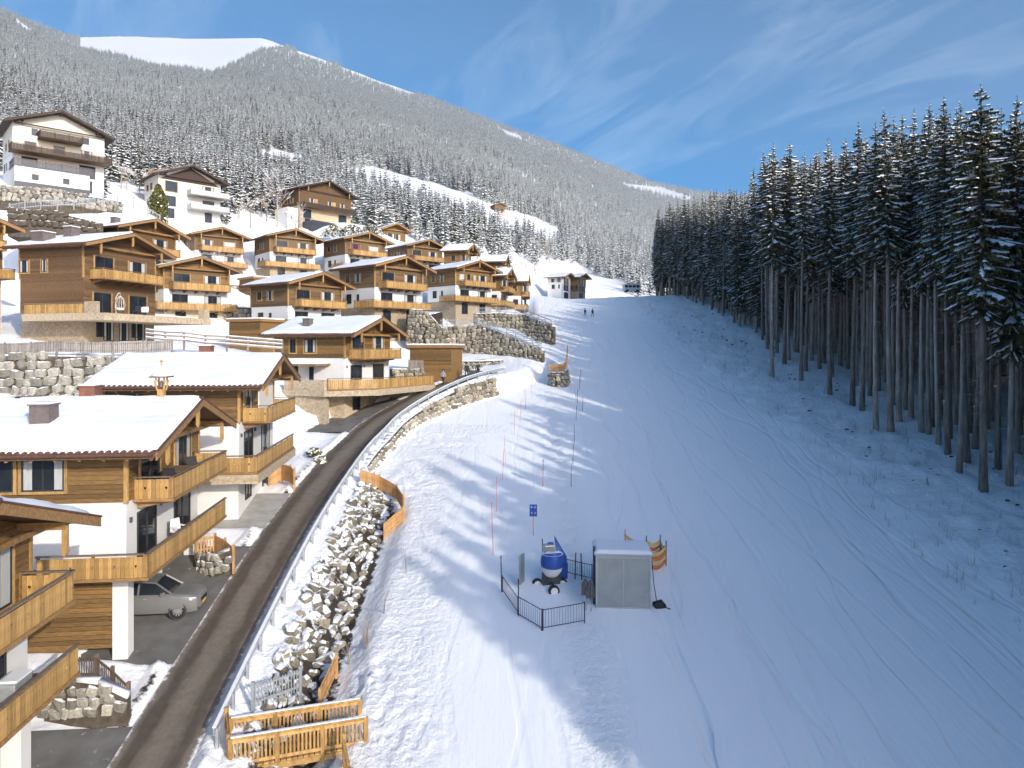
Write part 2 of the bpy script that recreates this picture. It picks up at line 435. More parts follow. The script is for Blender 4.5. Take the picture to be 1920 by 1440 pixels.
def height(X, Y, rough=True):
    X = np.asarray(X, float); Y = np.asarray(Y, float)
    d, ze = pl_dist(EDGE, X, Y)
    sl = slope_z(X, Y)
    left = tps(X, Y)
    w = interp(Y, [0, 50, 57, 84, 96, 110, 200], [3.0, 2.9, 1.1, 1.1, 3.5, 8, 10])
    dit = interp(Y, [0, 24, 27, 49, 54, 400], [.4, .5, .9, .8, 0, 0])
    tt = np.clip(d / w, 0, 1)
    t = np.where(Y < 54, sst(.34, 1.0, tt) * .75 + np.clip((tt - .3) / .7, 0, 1) * .25, sst(0, 1, tt) * .55 + tt * .45)
    right = ze * (1 - t) + (sl - dit * (1 - sst(w + .4, w + 2.2, d))) * t
    z = np.where(d > 0, right, left * sst(0, 1.5, -d) + ze * (1 - sst(0, 1.5, -d)))
    # the mountain takes over behind the houses
    u = 960 + F * X / np.maximum(Y, 1)
    yb = interp(u, FTU, FTY)
    mz = mount_z(X, Y)
    k = sst(-28, 14, Y - yb)
    z = z * (1 - k) + mz * k
    # road and driveways are cleared
    dr, zr = pl_dist(RC, X, Y)
    a = np.abs(dr)
    bank = np.exp(-((a - 1.95) / .33) ** 2) * .22 * (.5 + hash_noise(X * 1.0, Y, 1.1))
    z = np.where(a < 5, z * sst(1.4, 3.2, a) + zr * (1 - sst(1.4, 3.2, a)), z)
    z = z + np.where((d < .6), bank, 0) * (Y > 6)
    z = np.where(a < 1.5, zr - .07, z)
    onyard = (dr < -1.2) & (a < 5.9) & (((Y > 12) & (Y < 27.6)) | ((Y > 30.8) & (Y < 41.2)) | ((Y > 43.2) & (Y < 49.5)) | ((Y > 64.0) & (Y < 75)))
    z = np.where(onyard, np.minimum(z, zr + .0) - .10, z)
    if rough:
        tr = (sst(-1.5, 1.0, d) * (1 - sst(4.5, 9.5, d)) * (Y < 66) + 1.7 * np.exp(-((X - 3.2 - .012 * Y) / 1.1) ** 2) * (Y > 40) * (Y < 95)) * (1 - sst(60, 110, Y) * .6)
        ft = hash_noise(X * 1.7, Y, .36) * .6 + hash_noise(X, Y * 1.3 + 50, .95) * .6
        patch = .35 + .9 * sst(.35, .65, hash_noise(X, Y, 5))
        z = z - tr * patch * .14 * sst(.55, .85, ft) + tr * .05 * (hash_noise(X, Y, 1.7) - .5)
        rb = sst(22, 30, X) * (Y < 200)
        z = z + rb * (.34 * (hash_noise(X, Y, 2.3) - .5) + .30 * (hash_noise(X, Y, .8) - .5) + .12 * (hash_noise(X, Y + 7, .42) - .5)) * 1.2
        lf = (d < -3) * (a > 2.5) * (~onyard)
        z = z + lf * (.3 * (hash_noise(X, Y, 2.6) - .5) + .2 * (hash_noise(X, Y, .9) - .5))
        z = z + (.05 * (hash_noise(X * .35 + Y * .2, Y * .4 - X * .3, 1.1) - .5) + .22 * (hash_noise(X + .4 * Y, Y * .35 - .6 * X, 6.0) - .5)) * sst(3, 8, d)
    return z


def gz(x, y):
    return float(height(np.array([float(x)]), np.array([float(y)]), False)[0])


def grid_mesh(name, X, Y, Z, mats, attrs=None, smooth=True):
    ny, nx = X.shape
    co = np.stack([X, Y, Z], -1).reshape(-1, 3)
    idx = np.arange(ny * nx).reshape(ny, nx)
    q = np.stack([idx[:-1, :-1], idx[:-1, 1:], idx[1:, 1:], idx[1:, :-1]], -1).reshape(-1, 4)
    me = bpy.data.meshes.new(name)
    me.vertices.add(len(co)); me.vertices.foreach_set('co', co.ravel())
    me.loops.add(q.size); me.loops.foreach_set('vertex_index', q.ravel().astype(np.int32))
    me.polygons.add(len(q)); me.polygons.foreach_set('loop_start', np.arange(0, q.size, 4, dtype=np.int32))
    me.polygons.foreach_set('use_smooth', np.ones(len(q), bool) if smooth else np.zeros(len(q), bool))
    for m in (mats if isinstance(mats, list) else [mats]): me.materials.append(m)
    for k, a in (attrs or {}).items():
        at = me.attributes.new(k, 'FLOAT', 'POINT'); at.data.foreach_set('value', np.asarray(a, np.float32).ravel())
    me.update(calc_edges=True)
    return me


def ground_material():
    m = bpy.data.materials.new('ground_snow'); m.use_nodes = True
    t = m.node_tree; p = t.nodes['Principled BSDF']
    p.inputs['Roughness'].default_value = .55; p.inputs['Specular IOR Level'].default_value = .25
    g = N(t, 'ShaderNodeNewGeometry')
    tr = N(t, 'ShaderNodeAttribute', attribute_name='trampled'); di = N(t, 'ShaderNodeAttribute', attribute_name='soil'); gr = N(t, 'ShaderNodeAttribute', attribute_name='groomed')
    nz = N(t, 'ShaderNodeTexNoise'); nz.inputs['Scale'].default_value = 1.6; nz.inputs['Detail'].default_value = 8; nz.inputs['Roughness'].default_value = .7
    t.links.new(g.outputs['Position'], nz.inputs[0])
    # soil showing through broken snow
    ad = N(t, 'ShaderNodeMath', operation='ADD'); t.links.new(nz.outputs[0], ad.inputs[0]); t.links.new(di.outputs['Fac'], ad.inputs[1])
    mr = N(t, 'ShaderNodeMapRange', i_1=1.0, i_2=1.12, i_3=0, i_4=1); t.links.new(ad.outputs[0], mr.inputs[0])
    n3 = N(t, 'ShaderNodeTexNoise'); n3.inputs['Scale'].default_value = .12; n3.inputs['Detail'].default_value = 6; t.links.new(g.outputs['Position'], n3.inputs[0])
    sn = N(t, 'ShaderNodeMix', data_type='RGBA'); sn.inputs[6].default_value = (.87, .88, .90, 1); sn.inputs[7].default_value = (.93, .935, .945, 1); t.links.new(n3.outputs[0], sn.inputs[0])
    mx = N(t, 'ShaderNodeMix', data_type='RGBA'); t.links.new(mr.outputs[0], mx.inputs[0]); t.links.new(sn.outputs[2], mx.inputs[6]); mx.inputs[7].default_value = (.055, .042, .030, 1)
    t.links.new(mx.outputs[2], p.inputs['Base Color'])
    # footprints and crumbs; ski and groomer marks run up the slope
    nb = N(t, 'ShaderNodeTexNoise'); nb.inputs['Scale'].default_value = 2.6; nb.inputs['Detail'].default_value = 6; nb.inputs['Roughness'].default_value = .65
    t.links.new(g.outputs['Position'], nb.inputs[0])
    mp_ = N(t, 'ShaderNodeMapping'); mp_.inputs['Rotation'].default_value = (0, 0, R(24)); mp_.inputs['Scale'].default_value = (3.0, .16, .16); t.links.new(g.outputs['Position'], mp_.inputs[0])
    ng = N(t, 'ShaderNodeTexNoise'); ng.inputs['Scale'].default_value = 1.5; ng.inputs['Detail'].default_value = 7; ng.inputs['Roughness'].default_value = .62; t.links.new(mp_.outputs[0], ng.inputs[0])
    b1 = N(t, 'ShaderNodeBump'); b1.inputs['Distance'].default_value = .22
    ms = N(t, 'ShaderNodeMath', operation='MULTIPLY_ADD', i_1=.85, i_2=.10); t.links.new(tr.outputs['Fac'], ms.inputs[0]); t.links.new(ms.outputs[0], b1.inputs['Strength'])
    t.links.new(nb.outputs[0], b1.inputs['Height'])
    b2 = N(t, 'ShaderNodeBump'); b2.inputs['Distance'].default_value = .16
    ms2 = N(t, 'ShaderNodeMath', operation='MULTIPLY', i_1=.5); t.links.new(gr.outputs['Fac'], ms2.inputs[0]); t.links.new(ms2.outputs[0], b2.inputs['Strength'])
    t.links.new(ng.outputs[0], b2.inputs['Height']); t.links.new(b1.outputs[0], b2.inputs['Normal']); last = b2.outputs[0]
    for ang, sc_w, dist, dp in ((18, .10, 9.0, .5), (-26, .075, 12.0, .45), (40, .13, 7.0, .35)):        # ski tracks crossing the piste
        mw_ = N(t, 'ShaderNodeMapping'); mw_.inputs['Rotation'].default_value = (0, 0, R(ang)); mw_.inputs['Scale'].default_value = (1, .22, .22); t.links.new(g.outputs['Position'], mw_.inputs[0])
        wv = N(t, 'ShaderNodeTexWave'); wv.inputs['Scale'].default_value = sc_w; wv.inputs['Distortion'].default_value = dist; wv.inputs['Detail'].default_value = 3; wv.inputs['Detail Scale'].default_value = 1.4; t.links.new(mw_.outputs[0], wv.inputs[0])
        lw = N(t, 'ShaderNodeMapRange', i_1=.95, i_2=.995, i_3=1, i_4=0); t.links.new(wv.outputs[0], lw.inputs[0])
        b3 = N(t, 'ShaderNodeBump'); b3.inputs['Distance'].default_value = .10; ms3 = N(t, 'ShaderNodeMath', operation='MULTIPLY', i_1=dp); t.links.new(gr.outputs['Fac'], ms3.inputs[0]); t.links.new(ms3.outputs[0], b3.inputs['Strength'])
        t.links.new(lw.outputs[0], b3.inputs['Height']); t.links.new(last, b3.inputs['Normal']); last = b3.outputs[0]
    t.links.new(last, p.inputs['Normal'])
    return m


M['ground'] = ground_material()
ks = np.concatenate([np.arange(-2.2, -.95, .05), np.arange(-.95, -.55, .008), np.arange(-.55, .34, .0042), np.arange(.34, .95, .0075), np.arange(.95, 2.3, .06)])
ys = 9.0 * np.exp(np.arange(0, math.log(352 / 9.0), .0068))
KK, YY = np.meshgrid(ks, ys)
XX = KK * (YY + 3)
ZZ = height(XX, YY)
dE, _ = pl_dist(EDGE, XX, YY); dR, _ = pl_dist(RC, XX, YY)
tramp = np.clip(sst(-2, 1, dE) * (1 - sst(6, 10, dE)) * (YY < 70) + .8 * np.exp(-((XX - 3.2 - .012 * YY) / 1.3) ** 2) * (YY < 100) + .9 * sst(24, 31, XX) + .5 * (dE < 0), 0, 1)
wE = interp(YY, [0, 50, 57, 84, 96], [3.0, 2.9, 1.1, 1.1, 1.0])
soil = .68 * np.exp(-((dE - wE - .25) / .7) ** 2) * (YY > 26) * (YY < 52) + .60 * sst(1.05, 1.5, dE) * (dE < wE) * (YY < 54) + .57 * np.exp(-((np.abs(dR) - 1.85) / .42) ** 2) * (dR < 0) * (YY < 56) * (YY > 10) + .36 * np.exp(-((np.abs(dR) - 1.6) / .22) ** 2) * (dR > 0) + .25 * (XX > 38) * (YY < 200)
groom = np.clip(sst(5, 9, XX - 0.0 * YY) * (1 - sst(22, 30, XX)) + .35, 0, 1)
terrain = link('snow_ground', grid_mesh('snow_ground', XX, YY, ZZ, M['ground'], {'trampled': tramp, 'soil': soil, 'groomed': groom}))
terrain['kind'] = 'structure'

# the mountain flank beyond the village, out to its ridge
uu = np.concatenate([np.arange(-520, -50, 40), np.arange(-50, 1700, 7), np.arange(1700, 2520, 50)])
ym = 346.0 * np.exp(np.arange(0, math.log(5600 / 346.0), .022))
UU, YM = np.meshgrid(uu, ym)
XM = (UU - 960) / F * YM
ZM = mount_z(XM, YM); ZM[0] -= .4
mount = link('mountain', grid_mesh('mountain', XM, YM, ZM, M['snow']))
mount['kind'] = 'structure'

# village road: a cleared, gritted strip
def road_material():
    m = bpy.data.materials.new('gritted_asphalt'); m.use_nodes = True
    t = m.node_tree; p = t.nodes['Principled BSDF']; p.inputs['Roughness'].default_value = .72
    ac = N(t, 'ShaderNodeAttribute', attribute_name='across'); al = N(t, 'ShaderNodeAttribute', attribute_name='along')
    cb = N(t, 'ShaderNodeCombineXYZ'); t.links.new(ac.outputs['Fac'], cb.inputs[0])
    sc = N(t, 'ShaderNodeMath', operation='MULTIPLY', i_1=.13); t.links.new(al.outputs['Fac'], sc.inputs[0]); t.links.new(sc.outputs[0], cb.inputs[1])
    nz = N(t, 'ShaderNodeTexNoise'); nz.inputs['Scale'].default_value = 3.2; nz.inputs['Detail'].default_value = 8; nz.inputs['Roughness'].default_value = .62; t.links.new(cb.outputs[0], nz.inputs[0])
    g = N(t, 'ShaderNodeNewGeometry'); nf = N(t, 'ShaderNodeTexNoise'); nf.inputs['Scale'].default_value = 2.2; nf.inputs['Detail'].default_value = 8; nf.inputs['Roughness'].default_value = .75; t.links.new(g.outputs['Position'], nf.inputs[0])
    ab = N(t, 'ShaderNodeMath', operation='ABSOLUTE'); t.links.new(ac.outputs['Fac'], ab.inputs[0])
    w1 = N(t, 'ShaderNodeMath', operation='MULTIPLY_ADD', i_1=.55, i_2=-.27); t.links.new(nz.outputs[0], w1.inputs[0])
    a2 = N(t, 'ShaderNodeMath', operation='ADD'); t.links.new(ab.outputs[0], a2.inputs[0]); t.links.new(w1.outputs[0], a2.inputs[1])
    rp = N(t, 'ShaderNodeValToRGB'); t.links.new(a2.outputs[0], rp.inputs[0])
    e = rp.color_ramp.elements
    e[0].position = 0.05; e[0].color = (.17, .145, .115, 1)
    e[1].position = 1.0; e[1].color = (.20, .17, .14, 1)
    for pos, c in ((.30, (.145, .122, .096)), (.48, (.080, .063, .047)), (.72, (.088, .070, .054)), (.86, (.155, .13, .105))):
        x = e.new(pos); x.color = (*c, 1)
    a3 = N(t, 'ShaderNodeMath', operation='MULTIPLY_ADD', i_1=.5, i_2=-.25); t.links.new(nf.outputs[0], a3.inputs[0])
    a4 = N(t, 'ShaderNodeMath', operation='ADD'); t.links.new(ab.outputs[0], a4.inputs[0]); t.links.new(a3.outputs[0], a4.inputs[1])
    sm = N(t, 'ShaderNodeMapRange', i_1=.93, i_2=1.04, i_3=0, i_4=.95); t.links.new(a4.outputs[0], sm.inputs[0])
    mx = N(t, 'ShaderNodeMix', data_type='RGBA'); t.links.new(sm.outputs[0], mx.inputs[0]); t.links.new(rp.outputs[0], mx.inputs[6]); mx.inputs[7].default_value = (.74, .74, .74, 1)
    gm = N(t, 'ShaderNodeMapRange', i_1=.3, i_2=.7, i_3=.75, i_4=1.3); t.links.new(nf.outputs[0], gm.inputs[0])
    hv = N(t, 'ShaderNodeHueSaturation'); t.links.new(mx.outputs[2], hv.inputs['Color']); t.links.new(gm.outputs[0], hv.inputs['Value'])
    t.links.new(hv.outputs[0], p.inputs['Base Color'])
    bp = N(t, 'ShaderNodeBump'); bp.inputs['Strength'].default_value = .5; bp.inputs['Distance'].default_value = .03; t.links.new(nf.outputs[0], bp.inputs['Height']); t.links.new(bp.outputs[0], p.inputs['Normal'])
    return m


cs = np.linspace(-1, 1, 13)
halfw = interp(RC[:, 1], [0, 25, 44, 60, 82, 100], [1.42, 1.42, 1.40, 1.6, 1.75, 1.5])
rx = RC[:, None, 0] + cs[None] * (halfw * tan[:, 1])[:, None]
ry = RC[:, None, 1] - cs[None] * (halfw * tan[:, 0])[:, None]
rzz = RC[:, None, 2] + 0 * cs[None] + .03 * (1 - cs[None] ** 2)
rl = np.concatenate([[0], np.cumsum(np.linalg.norm(np.diff(RC[:, :2], axis=0), axis=1))])
road = link('village_road', grid_mesh('village_road', rx, ry, rzz, road_material(), {'across': np.broadcast_to(cs[None], rx.shape), 'along': np.broadcast_to(rl[:, None], rx.shape)}))
road['kind'] = 'structure'


def yard(name, y0, y1, off0, off1, m, n=10):
    """paved forecourt between the road's left edge and a house"""
    yy = np.linspace(y0, y1, n); rows = []
    for y in yy:
        i = int(np.argmin(np.abs(RC[:, 1] - y) + 100 * (RC[:, 0] < -14.5) * (RC[:, 1] > 85)))
        rows.append([(RC[i, 0] - o * tan[i, 1], RC[i, 1] + o * tan[i, 0] + (y - RC[i, 1]), float(np.interp(y, RC[:120, 1], RC[:120, 2])) - .045 - .004 * k) for k, o in enumerate(np.linspace(off0, off1, 6))])
    A = np.array(rows)
    o = link(name, grid_mesh(name, A[..., 0], A[..., 1], A[..., 2], m)); o['kind'] = 'structure'
    return o


yard('driveway', 12.5, 27.2, 1.25, 9.5, M['asphalt'])
yard('driveway', 30.9, 41.0, 1.25, 9.5, M['asphalt'])
yard('driveway', 43.4, 49.2, 1.25, 6.2, M['concrete'])
yard('driveway', 64.2, 74.5, 1.3, 6.5, M['asphalt'])

# ------------------------------------------------------------------ chalets
_boards = {}


def board_mesh(w, h, hole, m):
    """one upright balcony board, 3 cm thick, with a cut-out heart hole when asked; origin at its foot"""
    key = (round(w, 3), round(h, 3), hole, m.name)
    if key in _boards: return _boards[key]
    b = MB(); a = w / 2; t = .014
    if not hole:
        n = .016 if hole is not None else 0
        b.hexa([(-a, -t, 0), (a, -t, 0), (a, t, 0), (-a, t, 0), (-a, -t, h), (a, -t, h), (a, t, h), (-a, t, h)])
    else:
        c = h * .56; r = w * .34
        o = [(-a, 0), (a, 0), (a, c), (a, h), (-a, h), (-a, c)]
        i = [(0, c - r * 1.5), (r, c), (r * .55, c + r), (0, c + r * .5), (-r * .55, c + r), (-r, c)]
        vs = []
        for y in (-t, t): vs += [(p[0], y, p[1]) for p in o] + [(p[0], y, p[1]) for p in i]
        fs = []
        fr = [(0, 1, 6), (1, 2, 7, 6), (2, 3, 8, 7), (3, 9, 8), (3, 4, 9), (4, 10, 9), (4, 5, 11, 10), (5, 0, 6, 11)]
        for q in fr: fs.append(q); fs.append(tuple(12 + k for k in reversed(q)))
        for k in range(6):
            k2 = (k + 1) % 6
            fs.append((k, k + 12, k2 + 12, k2)); fs.append((6 + k, 6 + k2, 18 + k2, 18 + k))
        b.add(vs, fs)
    me = b.mesh('board', m); _boards[key] = me
    return me


def balcony(parent, path, z, floor=None, lod=1, h=.98, m=None, beams=True, snow=False, under=None):
    """railing of boards along a path, floor slab, handrail and brackets: one part with its pieces"""
    m = m or M['board']
    b = MB()
    if floor:
        b.prism([(x, y, z - .16) for x, y in floor], (0, 0, .14))
    root = b.build('balcony', M['beam_dark'], parent) if floor else link('balcony', None, parent)
    bj = MB(); rl = MB(); bt = MB(); sn = MB()
    for (x0, y0), (x1, y1) in zip(path[:-1], path[1:]):
        L = math.hypot(x1 - x0, y1 - y0); dx, dy = (x1 - x0) / L, (y1 - y0) / L
        w = .165 if lod < 3 else .155; n = max(1, int(L / (w + .014))); st = L / n
        for i in range(n):
            s = (i + .5) * st
            if lod >= 3:
                o = link('board', board_mesh(st - .014, h - .1, (i % 5 == 2) or (True if i % 5 == 2 else False), m), root, (x0 + dx * s, y0 + dy * s, z - .04), math.atan2(dy, dx))
            else:
                bj.beam((x0 + dx * (s - st / 2 + .009), y0 + dy * (s - st / 2 + .009), z + h / 2 - .09), (x0 + dx * (s + st / 2 - .009), y0 + dy * (s + st / 2 - .009), z + h / 2 - .09), .03, h - .1)
        rl.beam((x0 - dx * .06, y0 - dy * .06, z + h - .03), (x1 + dx * .06, y1 + dy * .06, z + h - .03), .15, .06)
        bt.beam((x0 - dx * .04, y0 - dy * .04, z - .10), (x1 + dx * .04, y1 + dy * .04, z - .10), .16, .13)
        np_ = max(2, int(L / 1.8) + 1)
        for k in range(np_):
            s = L * k / (np_ - 1)
            bt.box(x0 + dx * s - .05 - dy * .07, x0 + dx * s + .05 - dy * .07, y0 + dy * s - .05 + dx * .07, y0 + dy * s + .05 + dx * .07, z - .02, z + h - .06)
        if snow: sn.beam((x0, y0, z + h + .025), (x1, y1, z + h + .025), .13, .05)
    if bj.f: bj.build('board_row', m, root)
    rl.build('handrail', M['rail'], root); bt.build('railing_frame', m if m in (M['dkwood'], M.get('navy')) else M['beam'], root)
    if snow: sn.build('rail_snow', M['snow'], root)
    if under and lod >= 1:                                   # carved brackets below: list of (xa, xb, y)
        for xa, xb, y in under:
            k = MB(); k.prism([(xa, y - .07, z - .17), (xb, y - .07, z - .17), (xb, y - .07, z - .26), (xa + (xb - xa) * .45, y - .07, z - .40), (xa, y - .07, z - .52)], (0, .14, 0))
            k.build('bracket', M['beam'], root)
    return root


def window(parent, face, c, z, w, h, plane, style='glass', lod=1, trim=True, mull=1):
    """face 'F' looks along -Y at y = plane, 'G' looks along +X at x = plane; frame proud of the wall, pane set back in it, curtain behind"""
    def P(b, s0, s1, z0, z1, d0, d1):
        if face == 'F': b.box(s0, s1, plane - d1, plane - d0, z0, z1)
        else: b.box(plane + d0, plane + d1, s0, s1, z0, z1)
    f = MB(); t = .07
    P(f, c - w / 2, c + w / 2, z, z + t, .0, .06); P(f, c - w / 2, c + w / 2, z + h - t, z + h, .0, .06)
    P(f, c - w / 2, c - w / 2 + t, z + t, z + h - t, .0, .06); P(f, c + w / 2 - t, c + w / 2, z + t, z + h - t, .0, .06)
    for k in range(mull):
        mx = c - w / 2 + w * (k + 1) / (mull + 1); P(f, mx - .035, mx + .035, z + t, z + h - t, .0, .055)
    o = f.build('window', M['frame_dark'], parent)
    g = MB(); P(g, c - w / 2 + t, c + w / 2 - t, z + t, z + h - t, .004, .018)
    g.build('pane', M['glass'] if style in ('glass', 'curtain', 'red') else (M['blind'] if style == 'blind' else M['greyblind']), o)
    if style in ('curtain', 'red'):
        ww = w * .2
        for s in (c - w / 2 + t, c + w / 2 - t - ww):
            cu = MB(); P(cu, s, s + ww, z + t, z + h - t, .018, .024); cu.build('curtain', M['curtain'] if style == 'curtain' else M['redcloth'], o)
    if trim:
        k = MB(); tw = .13
        P(k, c - w / 2 - tw, c - w / 2, z - .12, z + h + .05, .0, .075); P(k, c + w / 2, c + w / 2 + tw, z - .12, z + h + .05, .0, .075)
        P(k, c - w / 2, c + w / 2, z - .12, z, .0, .09)
        k.build('casing', M['trim'], o)
    return o


def plank_face(parent, name, face, plane, s0, s1, z0, z1fun, holes, m, lod, dz=.2):
    """horizontal boarding with recessed joints on one wall; holes = [(s0,s1,z0,z1)]"""
    b = MB(); out = []
    z = z0
    while True:
        zt = z + dz - .018
        a0, a1 = s0, s1
        lim = z1fun
        if callable(lim):
            r = lim(zt)
            if r is None: break
            a0, a1 = max(s0, r[0]), min(s1, r[1])
        elif zt > lim + .02: break
        if a1 - a0 < .15: break
        segs = [(a0, a1)]
        for h0, h1, hz0, hz1 in holes:
            if hz0 < zt and hz1 > z:
                ns = []
                for q0, q1 in segs:
                    if h0 > q0: ns.append((q0, min(q1, h0)))
                    if h1 < q1: ns.append((max(q0, h1), q1))
                segs = [q for q in ns if q[1] - q[0] > .08]
        for q0, q1 in segs:
            if face == 'F': bx = (q0, q1, plane - .035, plane - .002, z, zt)
            else: bx = (plane + .002, plane + .035, q0, q1, z, zt)
            if lod >= 3: out.append(bx)
            else: b.box(*bx)
        z += dz
    if lod >= 3:
        root = link(name, None, parent)
        for bx in out:
            k = MB(); k.box(*bx); k.build('plank', m, root)
        return root
    return b.build(name, m, parent)


def roof_snow(parent, y0, z0, y1, z1, xa, xb, th, lod, seed, holes=()):
    """snow blanket on one roof slope: thick, softly rippled by the tiles under it, feathered at its rim"""
    r = np.random.default_rng(seed)
    nx = 90 if lod >= 3 else (40 if lod >= 2 else 18); ny = 44 if lod >= 3 else (20 if lod >= 2 else 10)
    X, S = np.meshgrid(np.linspace(xa, xb, nx), np.linspace(0, 1, ny))
    Y = y0 + (y1 - y0) * S; Z = z0 + (z1 - z0) * S
    edge = np.minimum(np.minimum(S, 1 - S * .8) * abs(y1 - y0), np.minimum(X - xa, xb - X))
    rows = ((S * abs(y1 - y0) / .36) % 1.0)
    T = th * np.clip(edge / .22, 0, 1) ** .5 * (.45 + .75 * hash_noise(X + seed, S * 9, 2.6) + .4 * hash_noise(X * 1.0 + seed * 3, S * 9 + 40, .8)) + .030 * rows * (edge > .1) - .03 * (hash_noise(X * 2 + seed, S * 40, 1.0) > .86) * 0
    wob = .07 * np.sin(X * 2 * math.pi / .3) * (S < .001) * .5
    Y2 = Y + (wob - .16 * (hash_noise(X + seed, S, .9) - .35) * (S < .001)) * np.sign(y0 - y1)
    me = grid_mesh('snow_cover', X, Y2, Z + T + .012, M['snow'])
    return link('snow_cover', me, parent)


def chalet(label, E1, ang, zb, L=10.7, W=12.0, rise=1.85, lod=1, seed=1, mid='white', base='stone', wood='wood', wF=None, wG=None, low=True, chim=(), front_low=False, group='timber chalets of the holiday village',
           bx=(0.9, 1.7), plain=False, lowpath=None, lowfloor=None, extra=None, h_top=2.35, h_mid=2.9, pend=True, upbal=True, pillars=False, snow_th=.16, name='chalet', dark=False):
    """E1 = near eave corner of the gable that faces the slope; ang = bearing of the gable line"""
    a = R(ang)
    root = thing(name, label, 'chalet', (E1[0], E1[1], zb), -a, group)
    he = E1[2] - zb; rz = rise; rnd = random.Random(seed)
    X0, X1, Y0, Y1 = -L + bx[0], -bx[1], 1.2, W - 1.2
    z2 = he - h_top; z1 = z2 - h_mid
    sl = rise / (W / 2)
    def under(y): return he - .24 + sl * (y if y < W / 2 else W - y)
    mw = M[wood]; MBm = M['dkwood'] if dark else M['beam']; SOF = M['dkwood'] if dark else M['soffit']
    # --- walls
    b = MB(); zr = z2
    gab = [(X1 - .03, Y0 + .03, zr), (X1 - .03, Y1 - .03, zr), (X1 - .03, Y1 - .03, under(Y1 - .03) - .01), (X1 - .03, W / 2, under(W / 2) - .01), (X1 - .03, Y0 + .03, under(Y0 + .03) - .01)]
    b.prism(gab, (X0 - X1 + .03, 0, 0))
    tw = b.build('timber_wall' if wood.startswith('wood') else 'upper_wall', mw, root)
    wFs = wF if wF is not None else [(X0 + 2.0, .9, .9, 1.15, 'glass'), (X0 + 4.3, .85, 1.2, 1.3, 'curtain')]
    hol = [(c - w / 2 - .1, c + w / 2 + .1, z2 + z - .1, z2 + z + h + .05) for c, z, w, h, s in wFs]
    if lod >= 2:
        plank_face(tw, 'siding', 'F', Y0 + .03, X0, X1, z2, under(Y0) - .08, hol, mw, lod)
    wGs = wG if wG is not None else [(Y0 + 2.5, .12, 2.3, 2.15, 'glass', 1), (Y1 - 2.7, .12, 2.3, 2.15, 'curtain', 1)]
    holg = [(c - w / 2 - .1, c + w / 2 + .1, z2 + z - .12, z2 + z + h + .05) for c, z, w, h, s, k in wGs]
    def gl(zt):
        y = (zt - he + .26) / sl
        if y > W / 2 - .2: return None
        return (max(Y0, y), min(Y1, W - y))
    if lod >= 2: plank_face(tw, 'siding', 'G', X1 - .03, Y0, Y1, z2, gl, holg, mw, lod)
    for c, z, w, h, s in wFs: window(root, 'F', c, z2 + z, w, h, Y0 + (-.004 if lod >= 2 else .03), s, lod)
    for c, z, w, h, s, k in wGs: window(root, 'G', c, z2 + z, w, h, X1 + (.006 if lod >= 2 else -.03), s, lod, mull=k)
    # corner posts
    for (x, y) in ((X1, Y0), (X1, Y1), (X0, Y0)) if wood.startswith('wood') else ():
        k = MB(); k.box(x - .12, x + .045, y - .045 if y < W / 2 else y - .12, y + .12 if y < W / 2 else y + .045, z2 - .06, under(y) - .02); k.build('corner_post', M['trim'] if lod >= 2 else M['beam'], root)
    # middle and bottom storeys
    mm = {'white': M['white'], 'wood': mw, 'stone': M['stonewall']}
    inset = .06
    b = MB(); b.box(X0 + inset, X1 - inset, Y0 + inset, Y1 - inset, z1, z2 - .002)
    mwall = b.build('plaster_wall' if mid == 'white' else 'lower_timber_wall', mm[mid], root, bevel=.04 if mid == 'white' else 0)
    if mid == 'wood' and lod >= 2: plank_face(mwall, 'siding', 'F', Y0 + inset, X0, X1, z1, z2 - .02, [], mw, lod); plank_face(mwall, 'siding', 'G', X1 - inset, Y0, Y1, z1, z2 - .02, [(Y0 + .9, Y0 + 3.7, z1, z1 + 2.25), (Y1 - 4.4, Y1 - .9, z1, z1 + 2.25)], mw, lod)
    pl = .0 if mid == 'wood' and lod >= 2 else -inset
    window(root, 'G', Y0 + 2.3, z1 + .06, 2.2, 2.1, X1 + pl, 'glass', lod, trim=(mid == 'wood'))
    window(root, 'G', Y1 - 2.6, z1 + .06, 2.4, 2.1, X1 + pl, rnd.choice(['glass', 'curtain']), lod, trim=(mid == 'wood'))
    if not front_low:
        window(root, 'F', X0 + 2.2, z1 + .7, 1.1, 1.4, Y0 - pl, 'glass', lod, trim=False)
        window(root, 'F', X0 + 4.3, z1 + .7, .5, 1.3, Y0 - pl, 'glass', lod, trim=False, mull=0)
    if base:
        b = MB(); b.box(X0 + .1, X1 - .1 if not pillars else X1 - 5.5, Y0 + .1, Y1 - .1, -3.0, z1 - .002)
        b.build('stone_base' if base == 'stone' else 'ground_floor_wall', mm[base], root)
        if not pillars:
            for c in (Y0 + 2.4, Y1 - 2.6): window(root, 'G', c, max(.1, z1 - 2.4), 1.5, 2.05, X1 - .1, 'glass', lod, trim=False)
    if pillars:
        for (x, y, s) in ((X1 - .3, Y0 + .35, .33), (X1 - .3, Y1 - .35, .33)):
            k = MB(); k.box(x - s, x + s, y - s, y + s, -1.2, z1 - .004); k.build('pillar', M['white'], root, bevel=.03)
        k = MB(); k.box(X0 + .1, X1 - 2.4, Y0 + .14, Y0 + .3, -1.2, z1 - .01); sw = k.build('carport_screen', mw, root)
        plank_face(sw, 'siding', 'F', Y0 + .14, X0 + .1, X1 - .62, .05, z1 - .05, [], mw, lod)
        k = MB(); k.box(X1 - 4.5, X1 - .5, Y0 + 5.2, Y0 + 5.45, -1.2, z1 - .01); k.build('carport_wall', M['white'], root)
        window(root, 'G', Y0 + 7.2, .1, 1.2, 2.1, X1 - 5.5 + .0, 'glass', lod, trim=False)
